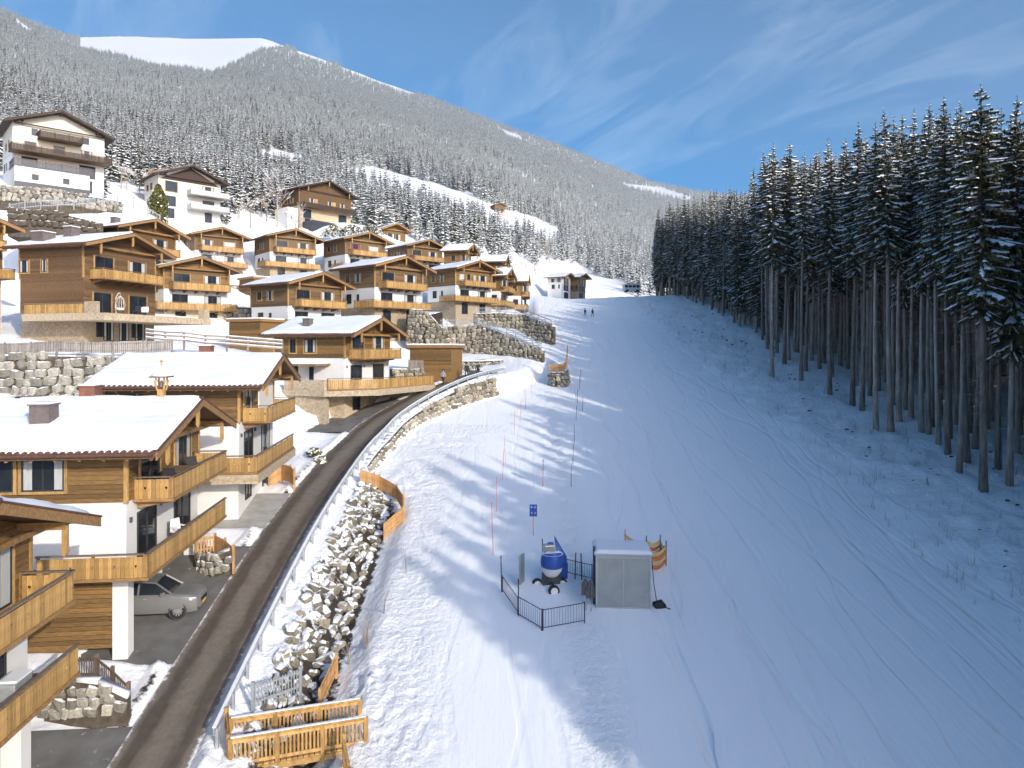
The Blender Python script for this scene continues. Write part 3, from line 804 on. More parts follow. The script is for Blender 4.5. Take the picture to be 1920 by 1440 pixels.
    # --- roof: two slabs, tile edge, boards, rafters, snow
    rb = MB(); x0, x1 = -L, 0.0
    for s in (0, 1):
        ya, yb = (0, W / 2) if s == 0 else (W, W / 2)
        pts = [(x0, ya, he - .2), (x0, ya, he - .03), (x0, yb, he + rise - .03), (x0, yb, he + rise - .2)]
        if s: pts = pts[::-1]
        rb.prism(pts, (L, 0, 0))
    roof = rb.build('roof', SOF, root)
    for s in (0, 1):
        e = MB()
        if s and lod < 2: continue
        yv = 0 if s == 0 else W; sg = -1 if s == 0 else 1
        if lod >= 2:
            n = int(L / .3)
            for i in range(n):
                xc = x0 + (i + .5) * L / n
                e.prism([(xc - .13, yv + sg * .06, he - .03), (xc + .13, yv + sg * .06, he - .03), (xc + .09, yv + sg * .06, he + .035), (xc, yv + sg * .06, he + .06), (xc - .09, yv + sg * .06, he + .035)][::(1 if s else -1)], (0, -sg * .5, .5 * sl))
        else: e.box(x0, x1, min(yv, yv + sg * .06), max(yv, yv + sg * .06), he - .03, he + .04)
        e.build('eave_tiles', M['tile'], roof)
    k = MB(); k.tube([(x0 - .05, -.12, he - .1), (x1 - .12, -.12, he - .1)], .085, 8); k.build('gutter', M['tile'], roof)
    k = MB(); k.box(x0, x1 - .1, -.045, -.002, he - .27, he - .06); k.build('fascia', M['dkwood'] if dark else M['beam_dark'], roof)
    for s in (0, 1):
        ya, yb = (-.06, W / 2) if s == 0 else (W + .06, W / 2)
        k = MB(); hh = .34
        k.hexa([(x1 - .02, ya, he - hh), (x1 + .06, ya, he - hh), (x1 + .06, yb, he + rise - hh), (x1 - .02, yb, he + rise - hh), (x1 - .02, ya, he + .0), (x1 + .06, ya, he + .0), (x1 + .06, yb, he + rise + .0), (x1 - .02, yb, he + rise + .0)])
        k.build('bargeboard', MBm, roof)
        k = MB()
        k.hexa([(x1 + .0, ya, he + .003), (x1 + .10, ya, he + .003), (x1 + .10, yb, he + rise + .003), (x1 + .0, yb, he + rise + .003), (x1 + .0, ya, he + .07), (x1 + .10, ya, he + .07), (x1 + .10, yb, he + rise + .07), (x1 + .0, yb, he + rise + .07)])
        k.build('verge_tiles', M['tile'], roof)
    if lod >= 2:
        n = int(L / .95); rm = None
        for i in range(n + 1):
            xc = x0 + .2 + i * (L - .45) / n
            if rm is None:
                k = MB(); k.hexa([(-.06, .06, he - .36), (.06, .06, he - .36), (.06, Y0 + .1, he - .36 + sl * Y0), (-.06, Y0 + .1, he - .36 + sl * Y0), (-.06, .06, he - .205), (.06, .06, he - .205), (.06, Y0 + .1, he - .205 + sl * Y0), (-.06, Y0 + .1, he - .205 + sl * Y0)])
                rm = k.mesh('rafter', M['beam'])
            link('rafter', rm, roof, (xc, 0, 0))
    for y in (W * .16, W / 2, W * .84):
        k = MB(); zt = under(y) - .02; k.box(X1 - .05, -.16, y - .11, y + .11, zt - .26, zt - .0); k.build('purlin', MBm, roof)
        if pend:
            k = MB(); k.box(-.30, -.14, y - .085, y + .085, zt - 1.05, zt - .12); k.prism([(-.30, y - .085, zt - 1.05), (-.14, y - .085, zt - 1.05), (-.22, y - .085, zt - 1.2)][::-1], (0, .17, 0)); k.build('pendant_post', M['trim'], roof)
    if lod >= 1:
        k = MB(); k.beam((X1 + .5, Y0 + .1, under(Y0) - .12), (X1 + .5, Y1 - .1, under(Y1) - .12), .14, .2); k.build('tie_beam', MBm, roof)
    for s in (0, 1):
        ya, yb = (.0, W / 2) if s == 0 else (W, W / 2)
        roof_snow(roof, ya, he, yb, he + rise, x0 + .04, x1 - .02, snow_th, lod if s == 0 else min(lod, 2), seed * 7 + s)
    if lod >= 2:
        k = MB(); k.tube([(x0, W / 2, he + rise + .02), (x1 + .05, W / 2, he + rise + .02)], .13, 8); k.build('ridge_tiles', M['tile'], roof)
    for cx, cy, cw, ch, cm in chim:
        zc = he + sl * (cy if cy < W / 2 else W - cy)
        k = MB(); k.box(cx - cw / 2, cx + cw / 2, cy - cw / 2, cy + cw / 2, zc - .5, zc + ch); k.box(cx - cw / 2 - .06, cx + cw / 2 + .06, cy - cw / 2 - .06, cy + cw / 2 + .06, zc + ch, zc + ch + .07)
        c = k.build('chimney', M[cm], roof)
        k = MB(); k.box(cx - cw / 2 - .04, cx + cw / 2 + .04, cy - cw / 2 - .04, cy + cw / 2 + .04, zc + ch + .073, zc + ch + .15); k.build('chimney_snow', M['snow'], roof)
    # --- balconies
    if upbal:
        p = [(X1, Y0 + .8), (-.05, Y0 + .8), (-.05, Y1 - .6), (X1, Y1 - .6)]
        balcony(root, p, z2 + .0, p, lod, under=[(X1, -.1, y) for y in (Y0 + 1.2, Y0 + 2.8, Y0 + 4.4, Y0 + 6, Y0 + 7.6)])
    if low:
        p = lowpath or [(X1 - 3.0, Y0 - 1.35), (-.35, Y0 - 1.35), (-.35, Y1 + .4)]
        fl = lowfloor or [(X1 - 3.0, Y0 - 1.35), (-.35, Y0 - 1.35), (-.35, Y1 + .4), (X1 - 3.0, Y1 + .4)]
        balcony(root, p, z1 + .0, fl, lod, snow=False, under=[(X1, -.4, y) for y in (Y0 + .3, Y0 + 2.6, Y0 + 5, Y0 + 7.4)])
    if extra: extra(root, dict(X0=X0, X1=X1, Y0=Y0, Y1=Y1, z1=z1, z2=z2, he=he, W=W, L=L, under=under, sl=sl))
    return root


def lamp_dots(root, g):
    for y in (g['Y0'] + 3.9, g['Y0'] + .45):
        k = MB(); k.tube([(g['X1'] + .0, y, g['z1'] + 1.9), (g['X1'] + .0, y, g['z1'] + 2.12)], .07, 8); k.build('wall_lamp', M['metal_dark'], root)


def terrace_furniture(root, g):
    pass


# the five chalets that stand along the road or show large
chalet('cropped timber chalet at the left edge, its two balconies nearest to the camera', (-13.9, 14.0, -6.2), -6.3, -14.7, lod=3, seed=3, wood='wood', pillars=True, base='wood', wF=[],
       wG=[(3.6, .12, 2.6, 2.1, 'curtain', 1), (8.3, .12, 2.6, 2.1, 'curtain', 1)], extra=lamp_dots, snow_th=.24)
chalet('chalet with silver car in its carport and a bell turret on its snowy ridge', (-15.2, 30.1, -4.4), -6.3, -13.25, lod=3, seed=4, L=13.0, pillars=True, base='wood', front_low=True,
       wF=[(-7.3, .55, 1.9, 1.4, 'glass'), (-5.15, .55, 1.75, 1.4, 'curtain'), (-9.6, .55, 1.2, 1.4, 'glass')], chim=[(-6.0, 2.9, .85, .95, 'chimney'), (-5.55, 6.3, .75, .75, 'chimney_red')], extra=lamp_dots)
def c2_extra(root, g):
    lamp_dots(root, g)
    k = MB(); k.box(g['X1'] + .02, g['X1'] + .1, g['Y0'] + 4.6, g['Y1'] - .8, g['z2'] + .3, g['z2'] + 2.35); k.build('roller_shutter', M['blind'], root)
    k = MB(); k.prism([(g['X1'] - 4, g['Y0'] - 1.5, g['z1'] - .75), (-.2, g['Y0'] - 1.5, g['z1'] - .75), (-.2, g['Y1'] + .6, g['z1'] - .75), (g['X1'] - 4, g['Y1'] + .6, g['z1'] - .75)], (0, 0, .56)); k.build('stone_apron', M['stonewall'], root)
chalet('chalet with white roller shutter in its gable beside the stone carport', (-15.4, 43.5, -2.25), -6.3, -11.0, lod=3, seed=5, pillars=False, base='white', front_low=True, wF=[(-8.4, .6, 1.0, 1.2, 'glass')],
       wG=[(Y, .12, 2.1, 2.1, 'curtain', 1) for Y in (3.2,)], chim=[(-5.5, 7.0, .8, .9, 'chimney_red')], extra=c2_extra)


def c3_extra(root, g):
    z1 = g['z1']; X1, Y0, Y1 = g['X1'], g['Y0'], g['Y1']
    # stone-clad terrace block that flares towards the road, with the carport opening under it
    fl = [(X1 - 5.5, Y0 - 2.3), (X1 - .5, Y0 - 2.9), (1.9, Y0 + .2), (3.2, Y1 + 1.4), (X1, Y1 + 1.4), (X1, Y0), (X1 - 5.5, Y0)]
    k = MB(); k.prism([(x, y, z1 - .75) for x, y in fl], (0, 0, .6)); k.build('terrace_slab', M['stonewall'], root)
    balcony(root, [(X1 - .2, Y0 - 2.75), (1.8, Y0 + .2), (3.1, Y1 + 1.3)], z1 + .0, None, 2)
    k = MB(); k.prism([(X1 - 5.4, Y0 - 2.2, z1 - .148), (X1 - .55, Y0 - 2.8, z1 - .148), (X1 - .2, Y0 - 2.6, z1 - .148), (X1 - .4, Y0 - 2.3, z1 - .148), (X1 - 5.4, Y0 - 1.8, z1 - .148)], (0, 0, .95)); k.build('stone_parapet', M['stonewall'], root)
    k = MB(); k.box(X1 - 5.3, X1 - .7, Y0 - 2.3, Y0 - 1.7, -2.5, z1 - .752); k.build('stone_pier', M['stonewall'], root)
    k = MB(); k.box(X1 - .6, X1 + .2, Y0 + 4.6, Y1, -2.5, z1 - .752); k.build('stone_pier', M['stonewall'], root)
    k = MB(); k.box(X1 - 2.5, X1 - 2.2, Y0 - 1.7, Y0 + 4.6, -2.5, z1 - .752); w = k.build('carport_wall', M['white'], root)
    window(root, 'G', Y0 + 1.2, -.0, 1.3, 1.9, X1 - 2.2, 'glass', 1, trim=False)
    window(root, 'G', Y0 + 6.3, -.2, 1.2, 2.1, X1 + .2, 'curtain', 1, trim=False)
    lamp_dots(root, g)
    k = MB(); k.box(X1 - 5.2, X1 - 1.6, Y0 - 2.6, Y0 + .02, g['z2'] - .75, g['z2'] - .55); a = k.build('porch_roof', M['beam'], root)
    k = MB(); k.box(X1 - 5.25, X1 - 1.55, Y0 - 2.65, Y0 + .01, g['z2'] - .548, g['z2'] - .42); k.build('porch_snow', M['snow'], a)
chalet('chalet standing alone at the road bend with a stone-walled carport and dark chimney', (-15.2, 67.7, 1.5), 17.2, -7.3, lod=2, seed=6, base='stone', low=False, chim=[(-6.8, 2.6, .75, .8, 'chimney')], extra=c3_extra,
       wF=[(-7.6, .5, .7, 1.35, 'glass'), (-5.6, .5, 1.3, 1.35, 'curtain')])


def c4_extra(root, g):
    z1 = g['z1']; X1, Y0, Y1 = g['X1'], g['Y0'], g['Y1']; zf = .9
    k = MB(); k.box(X1 - 5.2, 3.1, Y0 - 2.2, Y1 + 3.2, z1 - .85, z1 - .15); k.build('terrace_slab', M['stonewall'], root)
    balcony(root, [(X1 - 5.0, Y0 - 2.1), (.6, Y0 - 2.1)], z1 - .1, None, 2)
    k = MB(); k.box(.7, 2.2, Y0 - 2.15, Y0 - 1.8, z1 - .148, z1 + .95); k.build('stone_parapet', M['stonewall'], root)
    k = MB(); k.box(2.2, 3.0, Y1 + 2.2, Y1 + 3.1, z1 - .148, z1 + .9); k.build('stone_parapet', M['stonewall'], root)
    for c in (Y0 + 3.2, Y0 + 5.2, Y0 + 7.4): window(root, 'G', c, .2, 1.3, 2.2, X1 - .1, 'curtain', 1, trim=False)
chalet('largest dark timber chalet on the left, a hanging egg chair on its terrace', (-41.5, 68.7, 10.45), 15.3, .7, lod=2, seed=8, mid='wood', wood='wood_old', low=False, extra=c4_extra, h_top=3.2, h_mid=3.6, chim=[(-8.0, 2.3, 1.5, .9, 'chimney'), (-6.4, 4.2, 1.05, 1.1, 'chimney')],
       wF=[(-9.2, .6, 1.2, 1.3, 'curtain'), (-6.6, .6, .7, 1.3, 'curtain')], front_low=True)
chalet('cropped chalet at the left edge beside the egg chair terrace, only its right rake showing', (-57.2, 64.6, 12.8), 24, .9, lod=2, seed=9, mid='wood', wood='wood')
GR = 'timber chalets stepping up the hillside'
chalet('chalet roof directly behind the egg chair chalet, chimney on its snow', (-52.5, 94.0, 16.6), 22, 6.6, seed=10, lod=1, chim=[(-5, 3.5, .9, .8, 'chimney')], group=GR, h_top=3.0)
chalet('chalet with two dark windows over its balcony, just right of the egg chair chalet', (-49.2, 98.1, 11.7), 44, 2.6, seed=11, lod=2, group=GR, h_top=3.0)
chalet('leftmost chalet of the upper row with a grey blind in its gable', (-62.1, 136.4, 22.6), 47, 13.6, seed=12, lod=1, group=GR, h_top=3.0, wG=[(3.6, .2, 2.0, 2.0, 'curtain', 1), (8.0, .2, 2.3, 2.0, 'grey', 0)])
chalet('second chalet from the left in the upper row, white lower storey', (-47.8, 137.3, 22.4), 50, 13.4, wood='wood_mid', seed=13, lod=1, group=GR, h_top=3.0)
chalet('third chalet of the upper row with a red curtain behind its balcony', (-33.1, 139.0, 22.1), 45, 13.0, wood='wood_mid', seed=14, lod=1, group=GR, h_top=3.0, wG=[(3.6, .12, 2.1, 2.1, 'red', 1), (8.0, .12, 2.3, 2.1, 'grey', 0)])
chalet('chalet behind the bend chalet, blue-green cloth on its middle balcony', (-29.6, 93.4, 8.95), 34, .2, wood='wood_mid', seed=15, lod=2, group=GR, h_top=3.0, low=True)
chalet('tall chalet with three balconies above the boulder wall', (-19.3, 99.8, 12.05), 39, 2.4, wood='wood_mid', seed=16, lod=2, group=GR, h_top=3.0)
chalet('chalet with grey shutters on the upper boulder wall, right of the three-balcony one', (-10.0, 128.0, 14.9), 43, 5.0, seed=17, lod=2, group=GR, h_top=3.0, wG=[(2.7, .12, 1.3, 2.1, 'grey', 0), (4.5, .12, .9, 2.1, 'glass', 0), (6.1, .12, .6, 2.1, 'grey', 0), (8.2, .12, 2.2, 2.1, 'curtain', 1)])
chalet('fourth chalet of the upper row, half hidden behind the three-balcony chalet', (-23.2, 156.0, 23.2), 48, 14.0, wood='wood_mid', seed=18, lod=1, group=GR, h_top=3.0)
chalet('small snowy roof chalet at the top right of the upper row', (-9.3, 148, 20.9), 14, 12.0, seed=19, lod=1, L=6.5, W=9, rise=1.9, group=GR, h_top=3.0)
chalet('chalet seen almost end on below the top right roof', (-1.3, 155, 19.4), 6, 10.5, seed=20, lod=1, L=7, W=8.5, rise=1.9, group=GR, h_top=3.0)
chalet('chalet with a long balcony next to the last one in the lower row', (-1.0, 141, 14.85), 12, 6.6, seed=21, lod=1, L=6, W=10, rise=1.9, group=GR, h_top=3.0)
chalet('last chalet of the lower row beside the ski slope', (3.6, 152, 14.7), 4, 7.4, seed=22, lod=1, L=6, W=9, rise=1.8, group=GR, h_top=3.0)
chalet('plain timber house peeping out behind the third upper chalet', (-32.5, 176, 30.3), 50, 22, seed=23, lod=1, L=8, W=9, group=GR, h_top=3.0, low=False, upbal=False, pend=False)

# ------------------------------------------------------------------ spruces
PEX = [.72]
def spruce_crown(H, c0, Rm, nwh, seed, snow=.7, nb=(6, 9), larch=False, fine=True):
    r = random.Random(seed); b = MB()
    for w in range(nwh):
        t = w / (nwh - 1)
        zc = H * (c0 + (1 - c0) * (t ** .92)) + r.uniform(-.2, .2)
        top = 1 - t
        side = [r.uniform(.72, 1.15) for _ in range(7)]
        l0 = Rm * min(1.0, (top * 1.25) ** PEX[0]) * (.62 + .38 * min(1, t / .12)) + .12
        n = r.randint(*nb) if t < .9 else r.randint(4, 5)
        ph = r.uniform(0, 6.28)
        for k in range(n):
            a = ph + 6.283 * k / n + r.uniform(-.3, .3)
            l = l0 * r.uniform(.55, 1.15) * (side[int((a % 6.283) / .9) % 7] if fine else 1); z0 = zc + r.uniform(-.28, .28)
            if r.random() < .06: l *= .4
            ca, sa = math.cos(a), math.sin(a)
            dr = r.uniform(.16, .42) * (1 - .75 * t) + (-.25 if t > .93 else 0)
            if fine:
                ss = (0, .14, .27, .40, .52, .64, .75, .86, 1.0); ww = (.05, .15, .09, .21, .11, .20, .10, .14, .01)
            else: ss = (0, .3, .62, .86, 1.0); ww = (.10, .24, .27, .17, .02)
            ns = len(ss); sp = []; le = []; ri = []
            for s, wd in zip(ss, ww):
                zz_ = z0 - l * (dr * s + .28 * s * s * (1 - t)) + l * .10 * s ** 4
                wd = l * wd * r.uniform(.7, 1.35) + .02
                p = (ca * l * s, sa * l * s, zz_); fw = wd * .7 if fine else 0
                sp.append(p); j1, j2 = r.uniform(.3, .95), r.uniform(.3, .95)
                le.append((p[0] - sa * wd + ca * fw, p[1] + ca * wd + sa * fw, zz_ - wd * j1)); ri.append((p[0] + sa * wd + ca * fw, p[1] - ca * wd + sa * fw, zz_ - wd * j2))
            b.mi = 0
            if larch:
                for i in range(1, ns):
                    for e in (le, ri):
                        q = e[i]; b.add([sp[i - 1], (sp[i - 1][0] * .97, sp[i - 1][1] * .97, sp[i - 1][2] + .05), (q[0], q[1], q[2] + .12)], [(0, 1, 2)])
                b.add([sp[0], sp[-1], (sp[-1][0], sp[-1][1], sp[-1][2] + .05), (sp[0][0], sp[0][1], sp[0][2] + .07)], [(0, 1, 2, 3)])
            else:
                vs = sp + le + ri
                b.add(vs, [(i, i + 1, ns + 1 + i, ns + i) for i in range(ns - 1)] + [(i + 1, i, 2 * ns + i, 2 * ns + 1 + i) for i in range(ns - 1)])
                if fine:
                    for i in range(1, ns - 1):
                        for e in (le, ri):
                            if r.random() < .25: continue
                            q = e[i]; hl = l * r.uniform(.07, .22) + .06; m_ = sp[i]
                            b.add([q, ((q[0] + m_[0]) / 2, (q[1] + m_[1]) / 2, (q[2] + m_[2]) / 2), (q[0] + r.uniform(-.08, .08), q[1] + r.uniform(-.08, .08), q[2] - hl)], [(0, 1, 2)])
            if r.random() < snow:
                b.mi = 1; i0 = r.choice((0, 1, 2, 3, 4, 5)) if fine else r.choice((0, 1, 1, 1, 2)); f1, f2 = (r.uniform(.15, .8), r.uniform(.15, .8)) if fine else (r.uniform(.3, .9), r.uniform(.3, .9))
                vs = []; fs = []
                for i in range(i0, ns):
                    up = .05 + .05 * l * .3
                    vs.append((sp[i][0], sp[i][1], sp[i][2] + up + (.03 if 0 < i < ns - 1 else 0)))
                    vs.append(tuple(sp[i][c] + (le[i][c] - sp[i][c]) * f1 + (up * .6 if c == 2 else 0) for c in range(3)))
                    vs.append(tuple(sp[i][c] + (ri[i][c] - sp[i][c]) * f2 + (up * .6 if c == 2 else 0) for c in range(3)))
                for i in range(ns - 1 - i0):
                    fs += [(3 * i, 3 * i + 3, 3 * i + 4, 3 * i + 1), (3 * i + 3, 3 * i, 3 * i + 2, 3 * i + 5)]
                b.add(vs, fs)
    b.mi = 0
    b.tube([(0, 0, H * .93), (0, 0, H * 1.01)], [.05, .012], 4)
    return b


def spruce_trunk(H, r0, seed, dead=0, c0=.4, lean=0.0):
    r = random.Random(seed); b = MB(); n = 9; pts = []; rr = []
    lx, ly = r.uniform(-.15, .15), r.uniform(-.15, .15)
    for i in range(n):
        t = i / (n - 1); pts.append((lx * math.sin(t * 5), ly * math.sin(t * 4 + 1), H * .96 * t - (.8 if i == 0 else 0)))
        rr.append(r0 * ((1 - t) ** .8 * .93 + .05) * (1.35 if i == 0 else 1))
    b.tube(pts, rr, 8)
    for k in range(dead):
        z = H * r.uniform(.12, c0 + .12); a = r.uniform(0, 6.28); l = r.uniform(.5, 1.5) * (.6 + z / H)
        b.tube([(0, 0, z), (math.cos(a) * l * .6, math.sin(a) * l * .6, z - .08), (math.cos(a) * l, math.sin(a) * l, z - .28 * l)], [.03, .02, .006], 3, cap=False)
    return b


def slope_hit(u, v, off=0.0):
    """ground point on the ski slope seen at picture position (u, v)"""
    y = 60.0
    for _ in range(60):
        z = float(slope_z(np.array((u - 960) / F * y), np.array(y))) + off
        y = y + .6 * (z * F / (HOR - v) - y) if abs(HOR - v) > 30 else y + .3 * ((20 + z - 0) * 0)
        y = min(max(y, 8), 260)
    return (u - 960) / F * y, y


PEX[0] = .72
CROWN = []; TRUNK = []
for i in range(6):
    H = 30.0; PEX[0] = (.72, .9, .6, 1.05, .8, .65)[i]; c0 = (.47, .52, .44, .55, .49, .58)[i]
    CROWN.append(spruce_crown(H, c0, (1.95, 1.7, 2.15, 1.55, 1.85, 1.45)[i], (44, 38, 46, 34, 42, 32)[i], 100 + i, (.95, 1.0, .85, 1.0, .9, 1.0)[i], (7, 10)).mesh('crown', [M['needles'], M['boughsnow']]))
    TRUNK.append(spruce_trunk(H, .24, 120 + i, (40, 24, 56, 30, 70, 36)[i], c0).mesh('trunk', M['bark'], True))
PEX[0] = .72
for i in range(3):                                           # fuller trees of the far edge, green almost to the ground
    CROWN.append(spruce_crown(30.0, .12 + .05 * i, 2.35, 52, 140 + i, .75, (7, 10)).mesh('crown', [M['needles'], M['boughsnow']]))
    TRUNK.append(spruce_trunk(30.0, .28, 150 + i, 4, .12).mesh('trunk', M['bark'], True))
LARCH = spruce_crown(30.0, .45, 2.3, 34, 170, .25, (7, 9), True).mesh('crown', [M['larch'], M['boughsnow']])

FOR = []   # x, y, height, kind
first = [(1843, 920), (1893, 905), (1797, 885), (1775, 848), (1742, 812), (1728, 808), (1672, 806), (1643, 802), (1603, 757), (1572, 742), (1527, 728), (1502, 722), (1471, 688), (1449, 676), (1430, 645),
         (1900, 800), (1860, 790), (1830, 840), (1700, 770), (1655, 745), (1545, 690), (1590, 700), (1490, 665), (1406, 612), (1415, 625), (1440, 662), (1457, 668), (1480, 682), (1512, 704), (1537, 702), (1560, 716), (1618, 770), (1688, 790), (1760, 835), (1815, 862), (1872, 872), (1908, 850)]
for u, v in first:
    y = 20.0 / (.18 + (v - HOR) / F)
    for _ in range(8):
        x = (u - 960) / F * y; z = float(slope_z(np.array(x), np.array(y))); y = .5 * y + .5 * (-z * F / (v - HOR)) if v > HOR + 70 else y
    FOR.append((x, y))
def edge_x(y): return float(np.interp(y, [-90, -20, 0, 40, 54, 73, 113, 150, 175, 205, 230], [35, 35.5, 36, 36.3, 36.8, 38, 40.6, 43.4, 44.2, 42.2, 46]))
rf = random.Random(11)
cells = {}
def ok(x, y, dmin):
    cx, cy = int(x // 3), int(y // 3)
    for i in (-1, 0, 1):
        for j in (-1, 0, 1):
            for (a, b_) in cells.get((cx + i, cy + j), ()):
                if (a - x) ** 2 + (b_ - y) ** 2 < dmin * dmin: return False
    return True
def put(x, y): cells.setdefault((int(x // 3), int(y // 3)), []).append((x, y))
for x, y in FOR: put(x, y)
for _ in range(15000):
    y = rf.uniform(-75, 226); x = edge_x(y) + rf.uniform(0.2, 66)
    if 50 < y < 112 and x < edge_x(y) + 1.2: continue
    if ok(x, y, 2.0 if x - edge_x(y) < 20 else 2.7): FOR.append((x, y)); put(x, y)
trees = []
for i, (x, y) in enumerate(FOR):
    far = y > 122 + rf.uniform(-8, 8)
    h = rf.uniform(26.0, 30.5) + (6 if -14 < y < 4 else 0) + (3 if y < 32 else 0) - (3.2 if y < -14 and x < 44 else 0)
    if far: h = rf.uniform(22.5, 27)
    if i < len(first): h = rf.uniform(27.5, 30.5)
    k = rf.choice((6, 7, 8)) if (far and rf.random() < .85) else rf.randrange(6)
    d = x - edge_x(y); u = 960 + F * x / max(y, 1)
    vis = y > 18 and u < 2000
    trees.append((x, y, h, k, d + (0 if vis else 1000) + max(0, y - 60) * .035, i < len(first)))
order = sorted(range(len(trees)), key=lambda i: (not trees[i][5], trees[i][4]))
near_t = order[:296]; rest_t = order[296:]
SRC_C = {}; SRC_T = {}
xs_ = np.array([t[0] for t in trees]); ys_ = np.array([t[1] for t in trees]); zs_ = slope_z(xs_, ys_)
larch_i = min(range(len(trees)), key=lambda i: abs(960 + F * trees[i][0] / max(trees[i][1], 1) - 1657) + abs(trees[i][1] - 78) + (1000 if i not in near_t[:120] else 0))
for i in near_t:
    x, y, h, k, d, f1 = trees[i]
    s = h / 30.0
    lar = (i == larch_i)
    t = thing('spruce_tree', 'tall bare-trunked spruce with snow-dusted crown in the forest beside the slope' if k < 6 else 'full dark spruce at the far end of the slope-side forest', 'tree', (x, y, float(zs_[i])), rf.uniform(0, 6.28),
              'spruces of the forest edge' if k < 6 else 'full spruces at the far forest end')
    if lar:
        t.name = 'larch_tree'; t['label'] = 'pale bare larch with frosted twigs among the dark spruces'; t['group'] = 'larch in the forest'
    sw = rf.uniform(.88, 1.15)
    t.scale = (s * sw, s * sw, s); t.rotation_euler = (rf.uniform(-.022, .022), rf.uniform(-.022, .022), rf.uniform(0, 6.28))
    a = link('trunk', TRUNK[k], t); c = link('crown', LARCH if lar else CROWN[k], t)
    if not lar and k not in SRC_C: SRC_C[k] = c; SRC_T[k] = a
    elif k < 6: kz = rf.uniform(.82, 1.22); c.scale.z = kz; c.location.z = 30 * (1 - kz)


def scatter(name, pts, scl, rot, kinds, srcs, label=None):
    """one stuff object: instances of real trees standing elsewhere in the scene"""
    me = bpy.data.meshes.new(name); me.from_pydata([tuple(p) for p in pts], [], [])
    for k, a, ty in (('s', scl, 'FLOAT'), ('r', rot, 'FLOAT'), ('k', kinds, 'INT')):
        at = me.attributes.new(k, ty, 'POINT'); at.data.foreach_set('value', np.asarray(a, np.float32 if ty == 'FLOAT' else np.int32))
    o = link(name, me); o['kind'] = 'stuff'
    if label: o['label'] = label
    g = bpy.data.node_groups.new(name + '_nodes', 'GeometryNodeTree')
    g.interface.new_socket('Geometry', in_out='INPUT', socket_type='NodeSocketGeometry'); g.interface.new_socket('Geometry', in_out='OUTPUT', socket_type='NodeSocketGeometry')
    gi = g.nodes.new('NodeGroupInput'); go = g.nodes.new('NodeGroupOutput'); jo = g.nodes.new('GeometryNodeJoinGeometry')
    def attr(nm, dt):
        n = g.nodes.new('GeometryNodeInputNamedAttribute'); n.data_type = dt; n.inputs['Name'].default_value = nm; return n.outputs['Attribute']
    sc = attr('s', 'FLOAT'); ro = attr('r', 'FLOAT'); ki = attr('k', 'INT')
    cb = g.nodes.new('ShaderNodeCombineXYZ'); g.links.new(ro, cb.inputs[2])
    for lst in srcs:
        for j, so in enumerate(lst):
            oi = g.nodes.new('GeometryNodeObjectInfo'); oi.inputs['Object'].default_value = so; oi.inputs['As Instance'].default_value = True; oi.transform_space = 'ORIGINAL'
            cm = g.nodes.new('FunctionNodeCompare'); cm.data_type = 'INT'; cm.operation = 'EQUAL'
            g.links.new(ki, [s for s in cm.inputs if s.enabled and s.name == 'A'][0]); [s for s in cm.inputs if s.enabled and s.name == 'B'][0].default_value = j
            ip = g.nodes.new('GeometryNodeInstanceOnPoints')
            g.links.new(gi.outputs[0], ip.inputs['Points']); g.links.new(cm.outputs[0], ip.inputs['Selection']); g.links.new(oi.outputs['Geometry'], ip.inputs['Instance'])
            g.links.new(cb.outputs[0], ip.inputs['Rotation']); g.links.new(sc, ip.inputs['Scale'])
            g.links.new(ip.outputs[0], jo.inputs[0])
    g.links.new(jo.outputs[0], go.inputs[0])
    md = o.modifiers.new('instances', 'NODES'); md.node_group = g
    return o


kk = sorted(SRC_C)
scatter('forest_interior', [(trees[i][0], trees[i][1], zs_[i]) for i in rest_t], [trees[i][2] / 30 for i in rest_t], [rf.uniform(0, 6.28) for _ in rest_t],
        [kk.index(trees[i][3]) if trees[i][3] in kk else 0 for i in rest_t], [[SRC_C[k] for k in kk], [SRC_T[k] for k in kk]])

# ------------------------------------------------------------------ snowy woods on the hillside
MIDC = []; MIDT = []
for i in range(5):
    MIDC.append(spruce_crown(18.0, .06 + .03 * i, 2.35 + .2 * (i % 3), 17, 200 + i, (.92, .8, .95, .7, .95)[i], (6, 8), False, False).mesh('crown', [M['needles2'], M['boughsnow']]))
    MIDT.append(spruce_trunk(18.0, .2, 210 + i).mesh('trunk', M['bark'], True))


def inpoly(U, V, P):
    c = np.zeros(U.shape, bool); n = len(P)
    for i in range(n):
        x0, y0 = P[i]; x1, y1 = P[(i + 1) % n]
        m = ((y0 > V) != (y1 > V)) & (U < (x1 - x0) * (V - y0) / (y1 - y0 + 1e-9) + x0)
        c ^= m
    return c


CLEAR = [[(640, 318), (700, 312), (760, 330), (830, 348), (880, 366), (940, 392), (1000, 408), (1056, 435), (1046, 474), (980, 462), (920, 442), (880, 424), (820, 404), (760, 386), (690, 364), (640, 345)],
         [(150, 60), (490, 60), (540, 88), (490, 94), (440, 122), (398, 144), (350, 132), (290, 130), (230, 108), (150, 94)],
         [(472, 288), (520, 280), (570, 296), (566, 328), (500, 326)], [(640, 118), (720, 148), (790, 176), (770, 180), (690, 152), (640, 130)], [(555, 90), (615, 112), (612, 122), (560, 104)],
         [(1165, 345), (1240, 352), (1300, 372), (1290, 380), (1230, 364), (1170, 354)], [(930, 238), (975, 256), (985, 268), (950, 258)], [(30, 35), (62, 60), (50, 66), (30, 48)],
         [(1010, 485), (1110, 505), (1120, 560), (1000, 560)], [(900, 395), (950, 398), (950, 425), (900, 418)]]
U0 = rng.uniform(-420, 2300, 520000); S0 = rng.uniform(0.0, 1.0, 520000)
